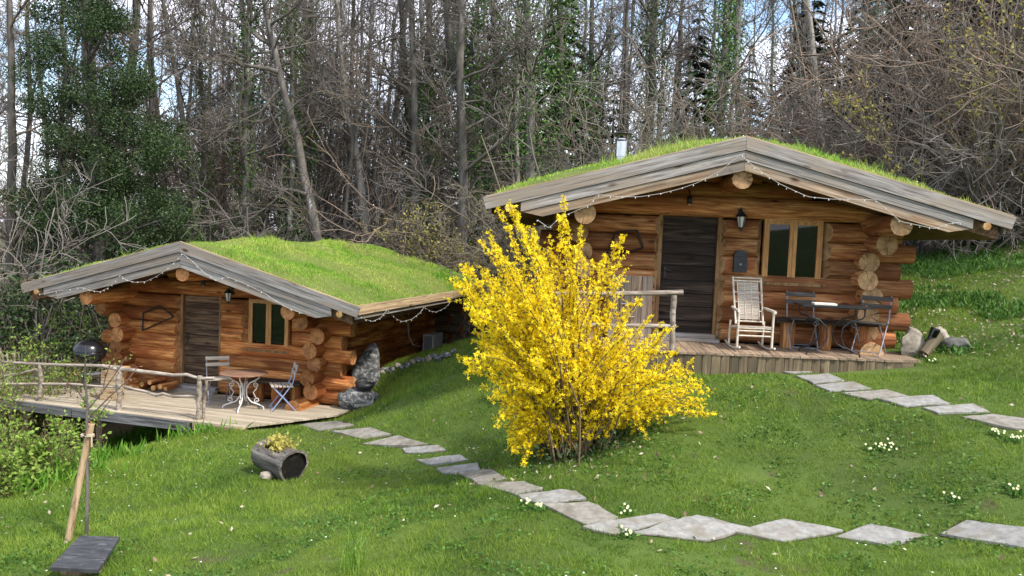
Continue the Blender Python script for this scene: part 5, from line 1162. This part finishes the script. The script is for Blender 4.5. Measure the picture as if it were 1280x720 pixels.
# ------------------------------------------------------------------ grass, weeds, flowers, dry leaves
def inpoly(P, poly):
    x, y = P[:, 0], P[:, 1]; r_ = np.zeros(len(P), bool); n = len(poly)
    for i in range(n):
        a, b_ = poly[i], poly[(i+1) % n]
        c_ = ((a[1] > y) != (b_[1] > y)); xx = (b_[0]-a[0])*(y-a[1])/(b_[1]-a[1]+1e-12)+a[0]; r_ ^= c_ & (x < xx)
    return r_
def clear(P, grow_=1.0):
    bad = np.zeros(len(P), bool)
    for S in SLABS:
        c = S.mean(0); near = (np.abs(P-c) < 1.5).all(1)
        if near.any(): bad[near] |= inpoly(P[near], c+(S-c)*grow_)
    for C, x0, x1, y0, y1 in ((CR, -2.75, 2.6, -1.42, 6), (CL, -6.6, 2.35, -2.15, 6)):
        c, s = math.cos(C[3]), math.sin(C[3]); dx, dy = P[:, 0]-C[0], P[:, 1]-C[1]; lx, ly = c*dx-s*dy, s*dx+c*dy
        bad |= (lx > x0) & (lx < x1) & (ly > y0) & (ly < y1)
    c, s = math.cos(CL[3]), math.sin(CL[3]); dx, dy = P[:, 0]-CL[0], P[:, 1]-CL[1]; lx, ly = c*dx-s*dy, s*dx+c*dy
    bad |= (lx > 2.3) & (lx < 2.85+np.minimum(0, (ly+.7)*.64)) & (ly > -2.1) & (ly < -.1)
    return ~bad
def field(n, x0, x1, y0, y1, dens):
    P = np.c_[rng.uniform(x0, x1, n), rng.uniform(y0, y1, n)]; D = np.hypot(P[:, 0], P[:, 1])
    ok = (rng.uniform(0, 1, n) < dens(P, D)) & is_lawn(P[:, 0], P[:, 1])
    ok &= np.abs(P[:, 0]) < P[:, 1]*.85+2.0
    P = P[ok]; P = P[clear(P, .975)]; return P
def pnoise(P, s, o=0): return np.sin(P[:, 0]*s+1.7*np.sin(P[:, 1]*s*.8+o)+o)*np.cos(P[:, 1]*s*1.1+1.3*np.sin(P[:, 0]*s*.7+o*2))
P = field(3400000, -9, 15, 4.6, 21, lambda P, D: np.clip((6.5/D)**1.55, .08, 1)*np.clip(1.25*vnoise(P, 7, 5)+.55*vnoise(P, 2, 6)+.05, .18, 1)*(1-.75*np.exp(-(((P[:, 0]-FB[0])/.7)**2+((P[:, 1]-FB[1]+.2)/.55)**2))))
n = len(P); D = np.hypot(P[:, 0], P[:, 1]); Z = gz(P[:, 0], P[:, 1])-.004
cl = .45*vnoise(P, 9, 1)+.35*vnoise(P, 4, 2)+.35*vnoise(P, 17, 3)-.58
tall = np.clip(1+.35*pnoise(P, 1.1, 5)+1.7*cl, .25, 2.2)
H = rng.uniform(.016, .052, n)*tall*(.8+.035*D); Wd = rng.uniform(.0035, .0062, n)*(.5+D/11)
a = rng.uniform(0, 6.283, n); ln = rng.normal(0, .55, (n, 2))
B_ = np.c_[P, Z]; S_ = np.c_[np.cos(a)*Wd*.5, np.sin(a)*Wd*.5, 0*a]; T_ = B_+np.c_[ln*H[:, None], H]
V = np.stack([B_-S_, B_+S_, T_], 1).reshape(-1, 3)
val = np.clip(rng.beta(1.3, 1.9, n)+.18*pnoise(P, .8, 3)+.9*cl+.5*(vnoise(P, 1.6, 8)-.5), 0, 1)
gr_o = link('lawn_grass', mesh_np('lawn_grass', V, None, np.arange(3*n).reshape(-1, 3), np.repeat(val, 3), (M['grass'],), None, False)); tag(gr_o, 'short green lawn grass covering the slope', 'grass', kind='stuff')
print('grass blades', n)
Pc = field(160000, -9, 12, 4.6, 13.5, lambda P, D: np.clip((vnoise(P, 1.7, 21)*.6+vnoise(P, 4.5, 22)*.4-.56)*6, 0, .9)*np.clip((7/D)**1.3, 0, 1)); m = len(Pc); d = rng.normal(0, 1, (m, 3)); d[:, 2] = .25
V, T, v = leaves(np.c_[Pc, gz(Pc[:, 0], Pc[:, 1])+.012+rng.uniform(0, .025, m)], .032, dirs=d, aspect=.75); o = link('lawn_weeds', mesh_np('lawn_weeds', V, None, T, v, (M['cover'],), None, False)); tag(o, 'flat broad-leaved weeds in patches of the lawn', 'weeds', kind='stuff')
# taller lush weeds below the terrace edge
pts = []
for px, py, k in ((110, 578, 30), (150, 562, 40), (190, 548, 40), (225, 542, 40), (60, 598, 25), (130, 570, 40), (205, 545, 40), (100, 570, 30), (10, 612, 25), (170, 556, 40), (245, 545, 8)):
    c = gp(px, py); pts.append(c[:2]+rng.normal(0, .28, (k*11, 2))*np.array([1.2, .55]))
P = np.concatenate(pts); n = len(P); B_ = np.c_[P, gz(P[:, 0], P[:, 1])]; d = rng.normal(0, .5, (n, 3)); d[:, 2] = 1.2
V, T, v = leaves(B_, .23, dirs=d, aspect=.11); o = link('tall_weeds', mesh_np('tall_weeds', V, None, T, v, (M['tall'],), None, False)); tag(o, 'lush taller grass and weeds below the terrace edge', 'weeds', kind='stuff')
# long grass tuft
P0 = gp(440, 716); b = MB()
for k in range(26):
    a = rng.uniform(0, 6.283); h = rng.uniform(.18, .5); s = rng.uniform(.05, .28); q0 = np.array([rng.normal(0, .06), rng.normal(0, .04), 0])
    b.tube([q0, q0+np.array([math.cos(a)*s*.3, math.sin(a)*s*.3, h*.6]), q0+np.array([math.cos(a)*s, math.sin(a)*s, h])], [.004, .003, .001], 3, False, v=rng.uniform(.5, 1))
o = b.build('grass_tuft', M['tall'], l=P0); tag(o, 'tuft of long thin grass stalks at the bottom of the lawn', 'grass tuft')
# broad leaved cover on the right hillside
P = np.c_[rng.uniform(4.5, 17, 75000), rng.uniform(9.5, 21, 75000)]; hill = (P[:, 0] > 5.9+.05*(P[:, 1]-11)+.35*np.sin(P[:, 1]*1.3)) & (P[:, 1] > 11.2+.25*np.sin(P[:, 0]*2)) & (np.abs(P[:, 0]) < P[:, 1]*.75+1)
mask = pnoise(P, .75, 4)+.6*pnoise(P, 2.0, 1) > -.35+.0*P[:, 0]
P = P[hill & mask]; P = P[clear(P)]; n = len(P); B_ = np.c_[P, gz(P[:, 0], P[:, 1])+.01]; d = rng.normal(0, .7, (n, 3)); d[:, 2] = np.abs(d[:, 2])+.55
V, T, v = leaves(B_, .115, dirs=d, aspect=.32); o = link('hillside_cover', mesh_np('hillside_cover', V, None, T, v, (M['cover'],), None, False)); tag(o, 'broad-leaved green cover on the slope right of the upper cabin', 'ground cover', kind='stuff')
# dry leaves
def litter(n, x0, x1, y0, y1, fn, size, zo=.015):
    P = np.c_[rng.uniform(x0, x1, n), rng.uniform(y0, y1, n)]; P = P[rng.uniform(0, 1, n) < fn(P)]; P = P[clear(P)]
    return np.c_[P, gz(P[:, 0], P[:, 1])+zo+rng.uniform(0, .02, len(P))]
A1 = litter(2600, -8, 9, 5, 13, lambda P: np.clip(.22+.3*pnoise(P, 1.3, 7), .05, 1)*is_lawn(P[:, 0], P[:, 1]), .05)
A2 = litter(14000, 5, 17, 10.5, 23, lambda P: np.clip(.3-.9*pnoise(P, .75, 4), .06, 1)*(P[:, 0] > 5.6), .07)
A3 = np.c_[FB[0]+rng.normal(0, .6, 260), FB[1]+rng.normal(-.1, .45, 260)]; A3 = np.c_[A3, gz(A3[:, 0], A3[:, 1])+.015]
Pl = np.concatenate([A1, A2, A3]); V, T, v = leaves(Pl, .052, up=.05); o = link('dry_leaves', mesh_np('dry_leaves', V, None, T, v, (M['litter'],), None, False)); tag(o, 'pale dry leaves scattered over lawn and hillside', 'leaves', kind='stuff')
# daisies
A1 = litter(900, -7, 4, 5.2, 13.5, lambda P: np.clip(.25+.5*pnoise(P, .9, 11), 0, 1)*is_lawn(P[:, 0], P[:, 1]), .02, .035); m = len(A1)
V = []; T = []
for k in range(6):
    an = k*1.047; V.append(A1+np.array([.0105*math.cos(an), .0105*math.sin(an), .003*math.sin(k*2.)]))
V = np.stack([A1]+V, 1).reshape(-1, 3); i0 = np.arange(m)*7; T = np.concatenate([np.stack([i0, i0+1+k, i0+1+(k+1) % 6], 1) for k in range(6)])
o = link('daisies', mesh_np('daisies', V, None, T, np.repeat(rng.uniform(0, 1, m), 7), (M['daisy'],), None, False)); tag(o, 'tiny white daisies dotted over the lawn', 'daisies', kind='stuff')
# primrose clumps
pr = [(1100, 563, 26, 'widest pale primrose clump, in the middle of the right lawn'), (1271, 552, 20, 'pale primrose clump at the right edge below the upper path'), (656, 633, 12, 'pale primrose clump beside the path below the yellow shrub, left one'), (672, 638, 12, 'pale primrose clump beside the path below the yellow shrub, right one'), (783, 671, 12, 'pale primrose clump at the lower edge of the near path slabs'), (1245, 545, 8, 'tiny pale primrose clump left of the right-edge clump'), (1192, 625, 8, 'small pale primrose clump above the rightmost near slab'), (1270, 619, 8, 'small pale primrose clump at the right edge above the near path'), (1164, 453, 8, 'small pale primrose clump just below the porch-end rocks'), (783, 642, 10, 'small primrose clump just above the bend of the near path')]
for px, py, wpx, lb in pr:
    c = gp(px, py); wm_ = px2m(wpx, c[1]); o = empty('primrose_clump', c); tag(o, lb, 'primrose', 'primrose clumps')
    n = 60; P = np.c_[rng.normal(0, wm_*.4, n), rng.normal(0, .05, n), np.full(n, .005)]; P[:, 2] += gz(P[:, 0]+c[0], P[:, 1]+c[1])-c[2]; d = rng.normal(0, .8, (n, 3)); d[:, 2] = .6
    V, T, v = leaves(P, .055, dirs=d, aspect=.4); link('leaves', mesh_np('leaves', V, None, T, v, (M['cover'],), None, False), o)
    n = int(wpx*.6)+2; A1 = np.c_[rng.normal(0, wm_*.38, n), rng.normal(0, .05, n), np.full(n, .04)]; A1[:, 2] += gz(A1[:, 0]+c[0], A1[:, 1]+c[1])-c[2]+rng.uniform(0, .03, n)
    V = np.stack([A1]+[A1+np.array([(.013)*math.cos(k*1.2566), -.004+.008*math.sin(k*1.2566), .011*math.sin(k*1.2566)]) for k in range(5)], 1).reshape(-1, 3); i0 = np.arange(n)*6
    T = np.concatenate([np.stack([i0, i0+1+k, i0+1+(k+1) % 5], 1) for k in range(5)]); link('flowers', mesh_np('flowers', V, None, T, np.repeat(rng.uniform(0, 1, n), 6), (M['primrose'],), None, False), o)['kind'] = 'stuff'
# plants in the planter
n = 420; P = np.c_[rng.normal(-.04, .12, n), rng.normal(.05, .07, n), .13+np.abs(rng.normal(0, .07, n))]; link('plants', leaf_mesh('plants', P, .055, M['bud'], up=.6), pl)['kind'] = 'stuff'
